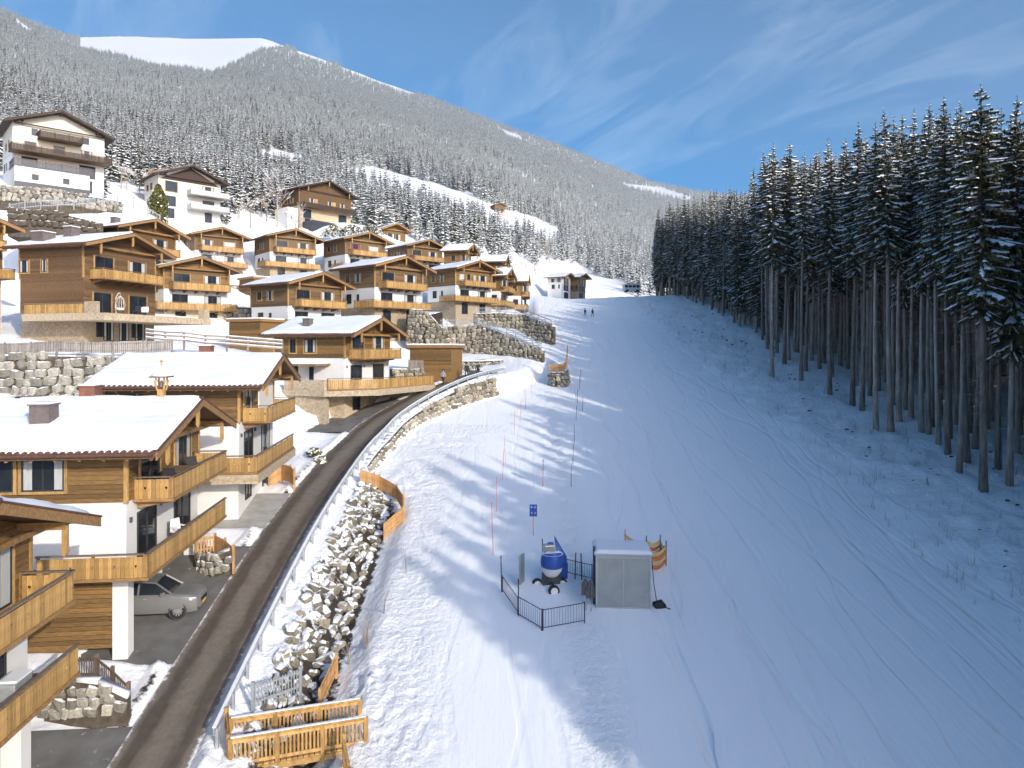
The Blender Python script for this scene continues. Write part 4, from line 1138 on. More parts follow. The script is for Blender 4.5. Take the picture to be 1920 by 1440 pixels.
vb = interp(U0, FTU, FTV); yb_ = interp(U0, FTU, FTY); yk_ = interp(U0, SKU, SKY_Y); vk_ = interp(U0, SKU, SKV)
Yt = yb_ * (yk_ / yb_) ** S0
Xt = (U0 - 960) / F * Yt
area = (Yt / F) * (Yt * np.log(yk_ / yb_)) * 2720 / 520000.0          # square metres each sample stands for
dens = np.where(Yt < 700, 1 / 34.0, np.where(Yt < 1500, 1 / 48.0, 1 / 75.0))
keep = rng.uniform(0, 1, U0.size) < np.minimum(1, dens * area) * np.where(Yt > 900, .55, 1.0)
keep &= hash_noise(Xt, Yt, 60) > np.where(Yt < 500, .20, .08)
Xt, Yt, U0, S0 = Xt[keep], Yt[keep], U0[keep], S0[keep]
Zt = np.where(Yt < 346, height(Xt, Yt, False), mount_z(Xt, Yt))
Vt = HOR - F * Zt / Yt
bad = np.zeros(U0.shape, bool)
for P in CLEAR: bad |= inpoly(U0, Vt, P)
bad |= (Yt < 250) & (Xt > 2 + .0 * Yt) & (Xt < 44)                       # ski slope
bad |= (Yt < 420) & (U0 > 990) & (U0 < 1180) & (Vt > 505)
for hx, hy, hr in ((-68, 122, 16), (-72, 150, 15), (-37, 170, 13), (-85, 150, 10)): bad |= (Xt - hx) ** 2 + (Yt - hy) ** 2 < hr * hr
# no wood in front of the upper houses
bad |= (Yt < 150) & (Xt > -76)
Xt, Yt, Zt, U0, Vt = Xt[~bad], Yt[~bad], Zt[~bad], U0[~bad], Vt[~bad]
# a belt of smaller spruces right behind the upper houses
ex = []
rb_ = random.Random(21)
for _ in range(5000):
    x = rb_.uniform(-112, 12); y = rb_.uniform(138, 262)
    if any((x - hx) ** 2 + (y - hy) ** 2 < hr * hr for hx, hy, hr in ((-76, 116, 14), (-74, 150, 12), (-40, 174, 13), (-84, 156, 8), (-60, 142, 13), (-46, 144, 13), (-31, 146, 13), (-21, 164, 12), (-8, 152, 11), (0, 158, 10), (4, 156, 10), (-30, 182, 8), (-58, 175, 7), (-54, 160, 10), (17, 232, 12))): continue
    u = 960 + F * x / y; yb0 = float(np.interp(u, FTU, FTY))
    if y < yb0 - (26 if x < -52 else 14) + 16 * rb_.random() and not (x < -84): continue
    if x > 2 - (y - 190) * .05: continue
    if all((x - a_) ** 2 + (y - b_) ** 2 > 9.5 for a_, b_ in ex[-400:]): ex.append((x, y))
ex = np.array(ex); exz = height(ex[:, 0], ex[:, 1], False)
exu = 960 + F * ex[:, 0] / ex[:, 1]; exv = HOR - F * exz / ex[:, 1]; eb = np.zeros(len(ex), bool)
for P in CLEAR: eb |= inpoly(exu, exv, P)
ex, exz, exu, exv = ex[~eb], exz[~eb], exu[~eb], exv[~eb]
Xt = np.concatenate([Xt, ex[:, 0]]); Yt = np.concatenate([Yt, ex[:, 1]]); Zt = np.concatenate([Zt, exz]); U0 = np.concatenate([U0, exu]); Vt = np.concatenate([Vt, exv])
sc_ = rng.uniform(.62, 1.25, Xt.size) * np.where(Yt > 1600, 1.35, 1.0) * np.where(Yt < 300, .58, np.where(Yt < 480, .75, 1))
ordr = np.argsort(np.where((U0 > -20) & (U0 < 1400), Yt, 1e6))
indiv = ordr[:290]; mass = ordr[290:]
midsrc = {}
for i in indiv:
    k = int(rng.integers(0, 5))
    t = thing('snowy_spruce', 'small frosted spruce on the lower mountainside behind the chalets', 'tree', (Xt[i], Yt[i], Zt[i] - .2), float(rng.uniform(0, 6.28)), 'frosted spruces behind the village')
    t.scale = (sc_[i],) * 3
    a = link('trunk', MIDT[k], t); c = link('crown', MIDC[k], t)
    midsrc.setdefault(k, c)
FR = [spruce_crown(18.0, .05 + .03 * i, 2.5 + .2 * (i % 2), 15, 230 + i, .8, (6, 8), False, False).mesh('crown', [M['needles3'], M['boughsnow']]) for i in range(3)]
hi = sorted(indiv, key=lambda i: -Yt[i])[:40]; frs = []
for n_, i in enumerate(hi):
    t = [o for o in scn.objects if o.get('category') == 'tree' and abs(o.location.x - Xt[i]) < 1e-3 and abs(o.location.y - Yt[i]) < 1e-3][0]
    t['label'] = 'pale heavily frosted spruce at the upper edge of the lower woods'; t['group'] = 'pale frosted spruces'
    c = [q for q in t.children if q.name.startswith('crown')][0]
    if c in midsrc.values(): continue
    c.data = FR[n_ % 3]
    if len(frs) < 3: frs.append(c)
mk = sorted(midsrc)
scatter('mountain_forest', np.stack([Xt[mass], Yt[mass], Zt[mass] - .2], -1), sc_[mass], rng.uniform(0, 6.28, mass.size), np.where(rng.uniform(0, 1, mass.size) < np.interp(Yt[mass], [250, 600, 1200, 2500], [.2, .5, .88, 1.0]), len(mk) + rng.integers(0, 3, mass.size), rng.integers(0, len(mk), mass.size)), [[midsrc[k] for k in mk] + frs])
print('FOREST', len(trees), 'individual mid', len(indiv), 'mass', len(mass))

# ------------------------------------------------------------------ older houses above the village
GH = 'older houses above the village'
M['navy'] = mat('dark_blue_panel', (0.03, 0.035, 0.05), 0.4, 0.2, 4)
def h1_extra(root, g):
    X1, Y0, Y1, z1, z2 = g['X1'], g['Y0'], g['Y1'], g['z1'], g['z2']
    k = MB(); k.box(X1 - .2, 2.6, Y0 - .3, Y1 - 3.2, -3, z1 - .3); w = k.build('annex_wall', M['cream'], root)
    k = MB(); k.box(2.6, 2.72, Y0 - .3, Y1 - 3.2, -.6, .7); k.build('solar_panel', M['navy'], root)
    for y in (Y0 + 2.4, Y0 + 6.6): window(root, 'G', y, 1.2, .9, .9, 2.6, 'glass', 1, trim=False)
    balcony(root, [(X1, Y0 - .4), (2.7, Y0 - .4), (2.7, Y1 - 3), (X1, Y1 - 3)], z1 - .2, [(X1, Y0 - .4), (2.7, Y0 - .4), (2.7, Y1 - 3), (X1, Y1 - 3)], 1, m=M['navy'])
    balcony(root, [(X1, Y0 - .5), (1.0, Y0 - .5), (1.0, Y1 + .5), (X1, Y1 + .5)], z2 - .2, [(X1, Y0 - .5), (1.0, Y0 - .5), (1.0, Y1 + .5), (X1, Y1 + .5)], 1, m=M['dkwood'])
    balcony(root, [(X1, 4.6), (.6, 4.6), (.6, 10.6), (X1, 10.6)], z2 + 2.6, [(X1, 4.6), (.6, 4.6), (.6, 10.6), (X1, 10.6)], 1, m=M['dkwood'])
    for y in (4.2, 11.5): window(root, 'G', y, z2 + 3.0, .9, 1.1, X1 - .03, 'glass', 1, trim=False)
chalet('big white guesthouse with dark balconies and black panels, top left', (-79.6, 110.5, 36.2), 47, 25.5, L=13, W=15.5, rise=3.1, lod=1, seed=31, wood='cream', mid='white', base='white', low=False, upbal=False, extra=h1_extra, group=GH, h_top=4.4, h_mid=2.8, pend=False,
       wF=[(-8, 1.2, 1.0, 1.2, 'glass'), (-5, 1.2, 1.0, 1.2, 'glass')], wG=[(3.6, .7, 1.5, 1.2, 'glass', 1), (7.6, .7, 1.5, 1.2, 'glass', 1), (11.6, .7, 1.5, 1.2, 'curtain', 1)], name='guesthouse', dark=True)
def h2_extra(root, g):
    X1, Y0, Y1, z1, z2 = g['X1'], g['Y0'], g['Y1'], g['z1'], g['z2']
    k = MB(); k.prism([(X1 + .0, Y0 + .2, g['he'] - .6), (X1 + .0, Y1 - .2, g['he'] - .6), (X1 + .0, g['W'] / 2, g['under'](g['W'] / 2) - .1)], (.06, 0, 0)); k.build('gable_boarding', M['dkwood'], root)
    for z in (z2 - .1, z1 - .1):
        p = [(X1, Y0 + 5.5), (.8, Y0 + 5.5), (.8, Y1 + .8), (X1, Y1 + .8)]
        k = MB(); k.prism([(x, y, z - .15) for x, y in p], (0, 0, .15)); bl = k.build('balcony', M['concrete'], root)
        k = MB()
        for a, b_ in zip(p[:-1], p[1:]): k.beam((*a, z + .5), (*b_, z + .5), .05, .95)
        k.build('balcony_panel', M['greyblind'], bl)
chalet('cream house with pale balconies and a brown gable, a frosted tree before it', (-71.0, 140.0, 35.2), 45, 25.5, L=11, W=15, rise=2.9, lod=1, seed=32, wood='cream', mid='white', base='white', low=False, upbal=False, extra=h2_extra, group=GH, h_top=3.1, pend=False, name='house', dark=True)
def h3_extra(root, g):
    X1, Y0, Y1, z1, z2 = g['X1'], g['Y0'], g['Y1'], g['z1'], g['z2']
    p = [(X1, Y0 + .2), (.4, Y0 + .2), (.4, Y1), (X1, Y1)]
    balcony(root, p, z2 - .3, p, 1, m=M['dkwood'])
    for c in (Y0 + 4.2, Y0 + 9.4):
        k = MB(); k.box(X1 + .0, X1 + .08, c + .0, c + 1.0, z2 + .9, z2 + 2.1); k.build('shutter', M['trim'], root)
    k = MB(); k.box(X1 - .2, 2.2, Y0 + 1, Y1 + .5, -2.5, .9); k.build('terrace_wall', M['navy'], root)
    k = MB(); k.box(X1 - 6, X1 - .5, -1.5, Y0, -2, z2 - .8); k.build('annex_wall', M['white'], root)
chalet('dark timber farmhouse with yellow shutters on the slope above the upper row', (-50.0, 165.0, 38.2), 40, 29.5, L=10, W=17.5, rise=3.0, lod=1, seed=33, wood='wood_old', mid='stone', base='stone', low=False, upbal=False, extra=h3_extra, group=GH, h_top=3.9, pend=True, name='farmhouse', dark=True,
       wG=[(Y0, .9, 1.3, 1.2, 'curtain', 1) for Y0 in (4.8, 10.0, 13.6)])
chalet('low barn with snowy roof between the white guesthouse and the cream house', (-78.5, 150.0, 37.6), 60, 31.0, L=10, W=9, rise=1.6, lod=1, seed=34, wood='wood_old', mid='wood', base='stone', low=False, upbal=False, group=GH, pend=False, h_mid=2.2, wG=[], wF=[], front_low=True, name='barn')
chalet('small white cottage half buried in snow left of the farmhouse', (-58.5, 172, 33.4), 75, 29.5, L=7, W=6, rise=.9, lod=1, seed=35, wood='white', mid='white', base='stone', low=False, upbal=False, group=GH, pend=False, h_top=1.8, h_mid=1.4, wG=[], wF=[], front_low=True, name='cottage')
zh = float(mount_z(np.array([-142.]), np.array([420.]))[0]); zi = float(mount_z(np.array([-13.]), np.array([520.]))[0])
chalet('tiny red-brown hut in the clearing high above the houses', (-142, 420, zh + 6.2), 70, zh - .5, L=10, W=11, rise=2.6, lod=1, seed=36, wood='wood_old', mid='wood', base='stone', low=False, upbal=False, group='huts on the mountainside', pend=False, h_top=2, h_mid=2, wG=[], wF=[], front_low=True, snow_th=.02, name='hut')
chalet('small dark hut at the lower end of the white meadow strip', (-13, 520, zi + 5), 60, zi - .5, L=9, W=11, rise=2, lod=1, seed=37, wood='wood_old', mid='wood', base='stone', low=False, upbal=False, group='huts on the mountainside', pend=False, h_top=2, h_mid=2, wG=[], wF=[], front_low=True, name='hut')
chalet('white and brown farm buildings at the head of the ski slope', (17.2, 228, 23.6), 30, 16.5, L=8, W=9, rise=1.6, lod=1, seed=38, wood='white', mid='white', base='white', low=False, upbal=False, group='farm at the slope head', pend=False, h_top=2.4, h_mid=2, name='farmhouse')
chalet('brown timber barn joined behind the white farm building at the slope head', (22.5, 233, 24.0), 32, 16.5, L=7, W=9, rise=1.6, lod=1, seed=39, wood='wood', mid='wood', base='stone', low=False, upbal=False, group='farm at the slope head', pend=False, h_top=2.6, h_mid=2, wF=[], name='barn')

boulder_later = [('stone terrace wall below the first two chalets of the upper row', [(-62, 124.5), (-54, 126), (-47, 130)], [12.2, 11.6, 11.8], [8.4, 8.2, 8.6], .8, 'stone_grey', 6, 23), ('stone terrace wall below the third chalet of the upper row', [(-40, 128), (-33, 129.5), (-26, 134)], [11.6, 11.2, 11.4], [8.0, 7.8, 8.2], .8, 'stone_grey', 6, 24), ('stone terrace wall behind the middle balcony chalet', [(-47, 107), (-38, 106.5), (-31, 109)], [6.6, 6.2, 6.4], [3.0, 2.8, 3.2], .8, 'stone', 5, 25), ('grey stone terrace wall under the white guesthouse', [(-79, 104.5), (-70, 107), (-62, 112)], [24.6, 24.2, 23.4], [22.4, 22.2, 21.6], .7, 'stone_grey', 6, 21), ('dark earthy rock bank under the curved path railing', [(-63, 88), (-58, 90), (-54, 93)], [17.4, 17.4, 16.6], [15.6, 15.6, 15.2], .9, 'stone_dark', 5, 22)]
# flat-roofed carports
def carport(label, p, ang, w, d, h):
    t = thing('carport', label, 'carport', p, -R(ang), 'flat-roofed carports')
    k = MB(); k.box(.3, w - .3, .3, d - .2, -1.5, h - .45); wl = k.build('timber_wall', M['wood'], t)
    plank_face(wl, 'siding', 'F', .3, .3, w - .3, 0, h - .5, [], M['wood'], 2)
    k = MB(); k.box(0, w, 0, d, h - .45, h - .1); rf_ = k.build('roof', M['beam'], t)
    k = MB(); k.box(.03, w - .03, .03, d - .03, h - .098, h + .06); k.build('snow_cover', M['snow'], rf_)
carport('flat-roofed timber carport right of the bend chalet', (-12.2, 81.5, -2.6), 12, 5.6, 5, 3.2)
carport('flat-roofed timber carport between the egg chair terrace and the middle balcony chalet', (-37.0, 91.0, 1.0), 20, 5.5, 5, 3.0)

carport('flat-roofed timber garage below the second chalet of the upper row', (-50.0, 128.0, 10.0), 42, 6, 5, 3.0)
carport('flat-roofed timber garage below the third chalet of the upper row', (-35.5, 130.0, 9.6), 42, 5.5, 5, 3.0)
carport('low timber garage between the upper row and the middle balcony chalet', (-40.5, 112.0, 5.4), 36, 6, 5, 2.8)
carport('low timber garage left of the three-balcony chalet', (-24.0, 113.5, 6.2), 40, 5, 5, 2.8)
# ------------------------------------------------------------------ stones
STONES = {}
def stone_mesh(i, m):
    key = (i, m.name)
    if key in STONES: return STONES[key]
    r = random.Random(900 + i); vs = []; fs = []
    n = 2; idx = {}
    def vtx(p):
        q = tuple(round(c, 3) for c in p)
        if q not in idx:
            v = Vector(p); l = max(abs(v.x), abs(v.y), abs(v.z)); s = v.normalized()
            v = (s * .72 + v / l * .28); f = r.uniform(.78, 1.16)
            idx[q] = len(vs); vs.append((v.x * f, v.y * f, v.z * f))
        return idx[q]
    for ax in range(3):
        for sg in (-1, 1):
            for a in range(n):
                for b_ in range(n):
                    q = []
                    for (da, db) in ((0, 0), (1, 0), (1, 1), (0, 1)):
                        c = [0, 0, 0]; c[ax] = sg; c[(ax + 1) % 3] = -1 + 2 * (a + da) / n; c[(ax + 2) % 3] = -1 + 2 * (b_ + db) / n
                        q.append(vtx(c))
                    fs.append(tuple(q if sg > 0 else q[::-1]))
    me = bpy.data.meshes.new('stone'); me.from_pydata(vs, [], fs); me.materials.append(m); me.update()
    STONES[key] = me
    return me


def boulder_wall(name, label, line, tops, bots, size, m, depth=2.0, ends=None, core='stone_dark', top_snow=True, limit=300, batter=.12, group='boulder retaining walls', seed=1):
    """retaining wall: dark joint core, courses of single stones, snow on the terrace behind it"""
    r = random.Random(seed)
    root = thing(name, label, 'retaining wall', tuple(line[0]) + (bots[0],), 0, group)
    o0 = Vector((line[0][0], line[0][1], bots[0]))
    L = [0]
    for a, b_ in zip(line[:-1], line[1:]): L.append(L[-1] + math.hypot(b_[0] - a[0], b_[1] - a[1]))
    def at(s):
        s = min(max(s, 0), L[-1] - 1e-4)
        i = max(j for j in range(len(L) - 1) if L[j] <= s); t = (s - L[i]) / (L[i + 1] - L[i])
        a, b_ = line[i], line[i + 1]; d = Vector((b_[0] - a[0], b_[1] - a[1], 0)).normalized()
        return Vector((a[0] + t * (b_[0] - a[0]), a[1] + t * (b_[1] - a[1]), 0)), Vector((d.y, -d.x, 0)), d, tops[i] + t * (tops[i + 1] - tops[i]), bots[i] + t * (bots[i + 1] - bots[i])
    k = MB(); sn = MB(); n = max(2, int(L[-1] / 1.0)); prev = None; A = []
    for i in range(n + 1):
        p, nm, d, zt, zb = at(L[-1] * i / n); fe = min(1.0, (L[-1] * (1 - i / n)) / (.55 * L[-1])) if ends else 1.0; A.append((p, nm * (.06 + .94 * fe), zt, zb))
    for (p, nm, zt, zb), (q, mn, yt, yb) in zip(A[:-1], A[1:]):
        f0 = p + nm.normalized() * (batter * (zt - zb)); f1 = q + mn.normalized() * (batter * (yt - yb))
        P = [(f0.x, f0.y, zb - 1.5), (f1.x, f1.y, yb - 1.5), (q - mn * depth).to_tuple()[:2] + (yb - 1.5,), (p - nm * depth).to_tuple()[:2] + (zb - 1.5,), (p.x, p.y, zt), (q.x, q.y, yt), (q - mn * depth).to_tuple()[:2] + (yt,), (p - nm * depth).to_tuple()[:2] + (zt,)]
        k.hexa([Vector(v) - o0 for v in P])
        jz = lambda: r.uniform(.06, .16)
        P = [(p - nm * .05).to_tuple()[:2] + (zt + .004,), (q - mn * .05).to_tuple()[:2] + (yt + .004,), (q - mn * (depth)).to_tuple()[:2] + (yt + .004,), (p - nm * (depth)).to_tuple()[:2] + (zt + .004,)]
        sn.hexa([Vector(v) - o0 for v in P] + [Vector(v) - o0 + Vector((0, 0, .13 + .05 * math.sin(v[0] * 2.1 + v[1]))) for v in P])
    k.build('wall_core', M[core], root)
    if top_snow: sn.build('snow_cover', M['snow'], root, True)
    pos = []
    s = size / 2
    hmax = max(t - b_ for t, b_ in zip(tops, bots)); row = 0; z = size * .3
    while z < hmax + size * .3:
        s = r.uniform(0, size)
        while s < L[-1]:
            p, nm, d, zt, zb = at(s)
            w = size * r.uniform(.75, 1.35)
            if zb + z < zt + size * .05: pos.append((p + nm * (batter * max(0, zt - zb - z) + .02) + Vector((0, 0, zb + z + r.uniform(-.1, .1) * size)), math.atan2(d.y, d.x), w))
            s += w * .98
        z += size * .82
    if len(pos) > limit: r.shuffle(pos); pos = pos[:limit]
    for p, a, w in pos:
        o = link('stone', stone_mesh(r.randrange(10), m), root, p - o0)
        o.rotation_euler = (r.uniform(-.2, .2), r.uniform(-.3, .3), a + r.uniform(-.25, .25)); o.scale = (w * .53, size * .32, size * r.uniform(.40, .52))
    return root


boulder_wall('boulder_wall', 'grey boulder wall under the picket fence at the left edge, behind the snowy roofs', [(-47, 57.5), (-38, 57), (-31.5, 58.2)], [-.55, -.55, -.7], [-5.2, -5.0, -4.6], .85, M['stone_grey'], depth=8, seed=2)
boulder_wall('boulder_wall', 'tall ochre boulder wall below the grey-shuttered chalet, railing on top', [(-15.5, 105.5), (-9, 105), (-4.3, 104), (0, 101), (4.2, 97.5)], [3.3, 3.4, 3.35, 1.7, -.2], [-3.2, -3.0, -2.7, -2.4, -1.8], .72, M['stone'], depth=9, ends=True, seed=3, limit=298)
boulder_wall('boulder_wall', 'upper boulder wall by the last lower chalets, partly behind the tall one', [(-6.5, 119), (-2, 118.5), (2.2, 117), (6.6, 112)], [6.0, 6.05, 5.6, 3.6], [1.2, 1.2, 1.2, .6], .72, M['stone'], depth=8, ends=True, seed=4)
boulder_wall('boulder_wall', 'low boulder wall left of the walkers at the end of the road', [(-13.6, 80.2), (-10.2, 81.5), (-8.2, 83.5)], [-2.3, -2.3, -2.35], [-4.6, -4.4, -4.2], .55, M['stone'], depth=1.6, seed=5)
boulder_wall('boulder_wall', 'boulder wall and bank between the bend chalet and the three-balcony chalet', [(-10.5, 90.5), (-4, 94), (-1.2, 96.5)], [-1.6, -1.6, -1.5], [-3.2, -3.2, -3.0], .6, M['stone_grey'], depth=3, seed=6)
boulder_wall('boulder_wall', 'stone wall beside the three-balcony chalet, dropping towards the road', [(-15.0, 102.5), (-12.5, 101), (-9.5, 101.5)], [5.8, 5.6, 2.5], [.6, .4, .4], .7, M['stone'], depth=5, seed=7)
boulder_wall('boulder_wall', 'round snow-making pit of boulders with a plank fence on top, beside the slope', [(4.6, 87.6), (5.4, 86.4), (6.6, 86.8), (7.0, 88.5)], [-2.9, -2.9, -2.8, -2.6], [-5.2, -5.2, -5.0, -4.6], .55, M['stone'], depth=.9, seed=8)

for lab_, ln_, tp2, bo2, sz_, mm_, dp_, sd_ in boulder_later: boulder_wall('boulder_wall', lab_, ln_, tp2, bo2, sz_, M[mm_], depth=dp_, seed=sd_)
# the road's retaining wall: along the guardrail
sel = RAIL[(RAIL[:, 1] > 53) & (RAIL[:, 1] < 90)][::2]
ln = []; tp = []; bo = []
gt = np.gradient(sel[:, :2], axis=0); gt /= np.linalg.norm(gt, axis=1)[:, None]
for (x, y, z), (tx, ty) in zip(sel, gt):
    ln.append((x + .55 * ty, y - .55 * tx)); tp.append(z - .12); bo.append(min(z - 1.2, float(slope_z(np.array(x + 1.2), np.array(y))) + .05))
boulder_wall('boulder_wall', 'long curved boulder wall holding the road above the ski slope', ln, tp, bo, .62, M['stone'], depth=.5, seed=9, batter=.25, limit=299)
# rip-rap bank nearer the camera
rk = random.Random(5)
root = thing('rock_embankment', 'snowy rock bank between the road guardrail and the dark ditch', 'embankment', (-10, 38, -13))
for iy in range(58):
    for jd in range(5):
        y = 26.2 + iy * .5 + rk.uniform(-.16, .16); i = int(np.argmin(np.abs(RAIL[:, 1] - y)))
        wd = float(np.interp(y, [0, 50, 57], [2.95, 2.85, 1.2])); dd = wd * (.40 + .60 * (jd + rk.uniform(-.3, .3)) / 4)
        x = RAIL[i, 0] + dd; z = gz(x, y); s = rk.uniform(.20, .36)
        if rk.random() < .12: continue
        o = link('stone', stone_mesh(rk.randrange(10), M['stone_snowy']), root, Vector((x, y, z - s * .12)) - root.location)
        o.rotation_euler = (rk.uniform(-.4, .4), rk.uniform(.2, .8), rk.uniform(0, 6.28)); o.scale = (s * rk.uniform(.8, 1.5), s * rk.uniform(.8, 1.3), s * rk.uniform(.6, 1.0))

# ------------------------------------------------------------------ guardrail
def poly_pts(P, step):
    P = np.asarray(P); L = np.concatenate([[0], np.cumsum(np.linalg.norm(np.diff(P, axis=0), axis=1))])
    n = max(1, int(L[-1] / step)); return [Vector([float(np.interp(L[-1] * i / n, L, P[:, c])) for c in range(3)]) for i in range(n + 1)]
g = thing('guardrail', 'galvanised crash barrier with snow on top along the road edge', 'guardrail', tuple(RAIL[12]))
o0 = g.location.copy()
pts = poly_pts(RAIL[(RAIL[:, 1] > 25.2)], 1.9)
pm = MB(); pm.box(-.05, .05, -.06, .06, -.5, .72); pm = pm.mesh('post', M['metal'])
for p in pts: link('post', pm, g, p + Vector((.12, 0, .05)) - o0)
k = MB(); k2 = MB()
for a, b_ in zip(pts[:-1], pts[1:]):
    a = a - o0; b_ = b_ - o0
    for dz_, wd in ((.50, .05), (.60, .09), (.69, .05)): k.beam(a + Vector((0, 0, dz_)), b_ + Vector((0, 0, dz_)), wd, .11)
    k2.beam(a + Vector((0, 0, .77)), b_ + Vector((0, 0, .77)), .13, .05)
k.build('beam', M['metal'], g); k2.build('rail_snow', M['snow'], g)

# ------------------------------------------------------------------ fences
def on_slope(u, v):
    y = 20.0 / (.18 + (v - HOR) / F)
    for _ in range(6):
        x = (u - 960) / F * y; z = gz(x, y); y = .6 * y + .4 * (z * F / (HOR - v)) if abs(v - HOR) > 25 else y
    x = (u - 960) / F * y
    return Vector((x, y, gz(x, y)))


def picket_fence(label, pts, h, m, pitch=.13, w=.10, posts=2.0, snow=False, single=True, name='fence', group=None, cat='fence'):
    t = thing(name, label, cat, tuple(pts[0]), 0, group); o0 = Vector(pts[0])
    P = poly_pts([tuple(p) for p in pts], posts)
    b = MB(); b.box(-w / 2, w / 2, -.012, .012, .06, h); bm = b.mesh('picket', m)
    pm = MB(); pm.box(-.06, .06, -.06, .06, -.5, h + .08); pm = pm.mesh('post', m)
    jb = MB(); rl = MB(); sn = MB(); tot = sum((b_ - a).length for a, b_ in zip(P[:-1], P[1:]))
    many = tot / pitch > 290 or not single
    for p in P: link('post', pm, t, p - o0)
    for a, b_ in zip(P[:-1], P[1:]):
        d = b_ - a; n = max(1, int(d.length / pitch)); an = math.atan2(d.y, d.x); nv = Vector((d.y, -d.x, 0)).normalized() * .06
        for i in range(n):
            q = a + d * ((i + .5) / n) - o0 + nv
            if many: jb.hexa([q + Vector((math.cos(an) * sx * w / 2, math.sin(an) * sx * w / 2, 0)) + nv * (.2 * sy) + Vector((0, 0, z)) for z in (.06, h) for sx, sy in ((-1, -1), (1, -1), (1, 1), (-1, 1))])
            else: link('picket', bm, t, q, an)
        for z in (h * .25, h * .85): rl.beam(a - o0 + Vector((0, 0, z)), b_ - o0 + Vector((0, 0, z)), .045, .09)
        if snow: sn.beam(a - o0 + nv * .5 + Vector((0, 0, h + .03)), b_ - o0 + nv * .5 + Vector((0, 0, h + .03)), .1, .05)
    if jb.f: jb.build('picket_row', m, t)['kind'] = 'stuff'
    rl.build('rail', m, t)
    if snow: sn.build('rail_snow', M['snow'], t)
    return t


def zt_(p, z): return Vector((p[0], p[1], z))
picket_fence('curved new larch fence round the culvert beside the road', [on_slope(u, v) for u, v in ((677, 908), (702, 914), (730, 925), (752, 943), (760, 965), (756, 985), (738, 1002), (721, 1012))], 1.05, M['fence_new'], .125, .108)
picket_fence('short larch board fence by the ditch above the wooden bridge', [on_slope(u, v) for u, v in ((631, 1268), (616, 1300), (600, 1335))], .95, M['fence_new'], .16, .15)
picket_fence('grey weathered picket fence on the boulder wall below the egg chair chalet', [px(-40, 667, 57.4), px(60, 664, 57.2), px(115, 660, 57.0), px(150, 663, 57), px(205, 664, 57.3), px(265, 662, 58.6), px(322, 659, 60)], .95, M['fence_grey'], .13, .11, single=False)
picket_fence('dark railing on the tall ochre boulder wall', [Vector((-13, 105.2, 3.45)), Vector((-9, 104.9, 3.5)), Vector((-4.4, 103.9, 3.45)), Vector((0, 100.9, 1.8)), Vector((4.1, 97.5, -.1))], 1.0, M['metal'], .17, .03, 1.6, single=False, name='railing', cat='railing')
picket_fence('dark railing on the upper boulder wall by the last chalets', [Vector((-6, 118.9, 6.1)), Vector((-2, 118.4, 6.15)), Vector((2.2, 116.9, 5.7)), Vector((6.4, 112.1, 3.7))], 1.0, M['metal'], .17, .03, 1.6, single=False, name='railing', cat='railing')
picket_fence('grey picket fence at the terrace right of the bend chalet', [Vector((-11.8, 80.6, -2.2)), Vector((-10.2, 81.3, -2.2)), Vector((-8.4, 83.2, -2.25))], .95, M['fence_grey'], .13, .11, single=False)
picket_fence('long curved railing along the path below the white guesthouse', [px(u, v, y) for u, v, y in ((18, 398, 92), (60, 390, 95), (110, 388, 98), (160, 386, 101), (200, 379, 104), (235, 377, 106), (262, 390, 107), (285, 408, 108), (300, 416, 108))], 1.1, M['metal'], .22, .035, 2.2, single=False, name='railing', cat='railing')
picket_fence('curved larch plank fence on the round boulder pit', [Vector((4.7, 87.6, -2.95)), Vector((5.4, 86.5, -2.95)), Vector((6.5, 86.9, -2.85)), Vector((7.2, 92, -1.6)), Vector((7.7, 98, -.6))], 1.05, M['fence_new'], .15, .14)
picket_fence('brown baluster railing on the curved stone wall below the nearest balcony', [px(u, v, y) for u, v, y in ((140, 1275, 29.8), (185, 1275, 29.2), (212, 1300, 28.4), (241, 1330, 27.6))], 1.0, M['rail'], .14, .05, 1.2)
picket_fence('small larch picket fence beside the carport of the bell turret chalet', [px(u, v, y) for u, v, y in ((368, 1040, 39.0), (398, 1032, 39.6), (420, 1042, 38.6), (438, 1058, 37.6))], .95, M['fence_new'], .14, .10, 1.0)
picket_fence('larch picket fence and steps right of the white-shutter chalet', [px(u, v, y) for u, v, y in ((505, 915, 51.0), (525, 900, 51.6), (545, 905, 50.6), (552, 912, 49.6))], 1.2, M['fence_new'], .14, .12, 1.0)

# snowy ranch-rail fence below the egg chair terrace
t = thing('rail_fence', 'white snow-covered rail fence below the egg chair terrace', 'fence', tuple(px(275, 640, 66)))
P = [px(275, 640, 65), px(310, 644, 65), px(345, 645, 65.5), px(385, 650, 66), px(425, 652, 66.5), px(465, 655, 67), px(530, 660, 68)]
for p in P:
    k = MB(); q = p - t.location; k.box(q.x - .07, q.x + .07, q.y - .07, q.y + .07, q.z - .6, q.z + 1.2); k.build('post', M['fence_grey'], t)
for dz_ in (.35, .72, 1.05):
    k = MB(); k2 = MB()
    for a, b_ in zip(P[:-1], P[1:]):
        k.beam(a - t.location + Vector((0, -.09, dz_)), b_ - t.location + Vector((0, -.09, dz_)), .06, .15); k2.beam(a - t.location + Vector((0, -.09, dz_ + .11)), b_ - t.location + Vector((0, -.09, dz_ + .11)), .10, .07)
    r_ = k.build('rail', M['fence_grey'], t); k2.build('rail_snow', M['snow'], r_)

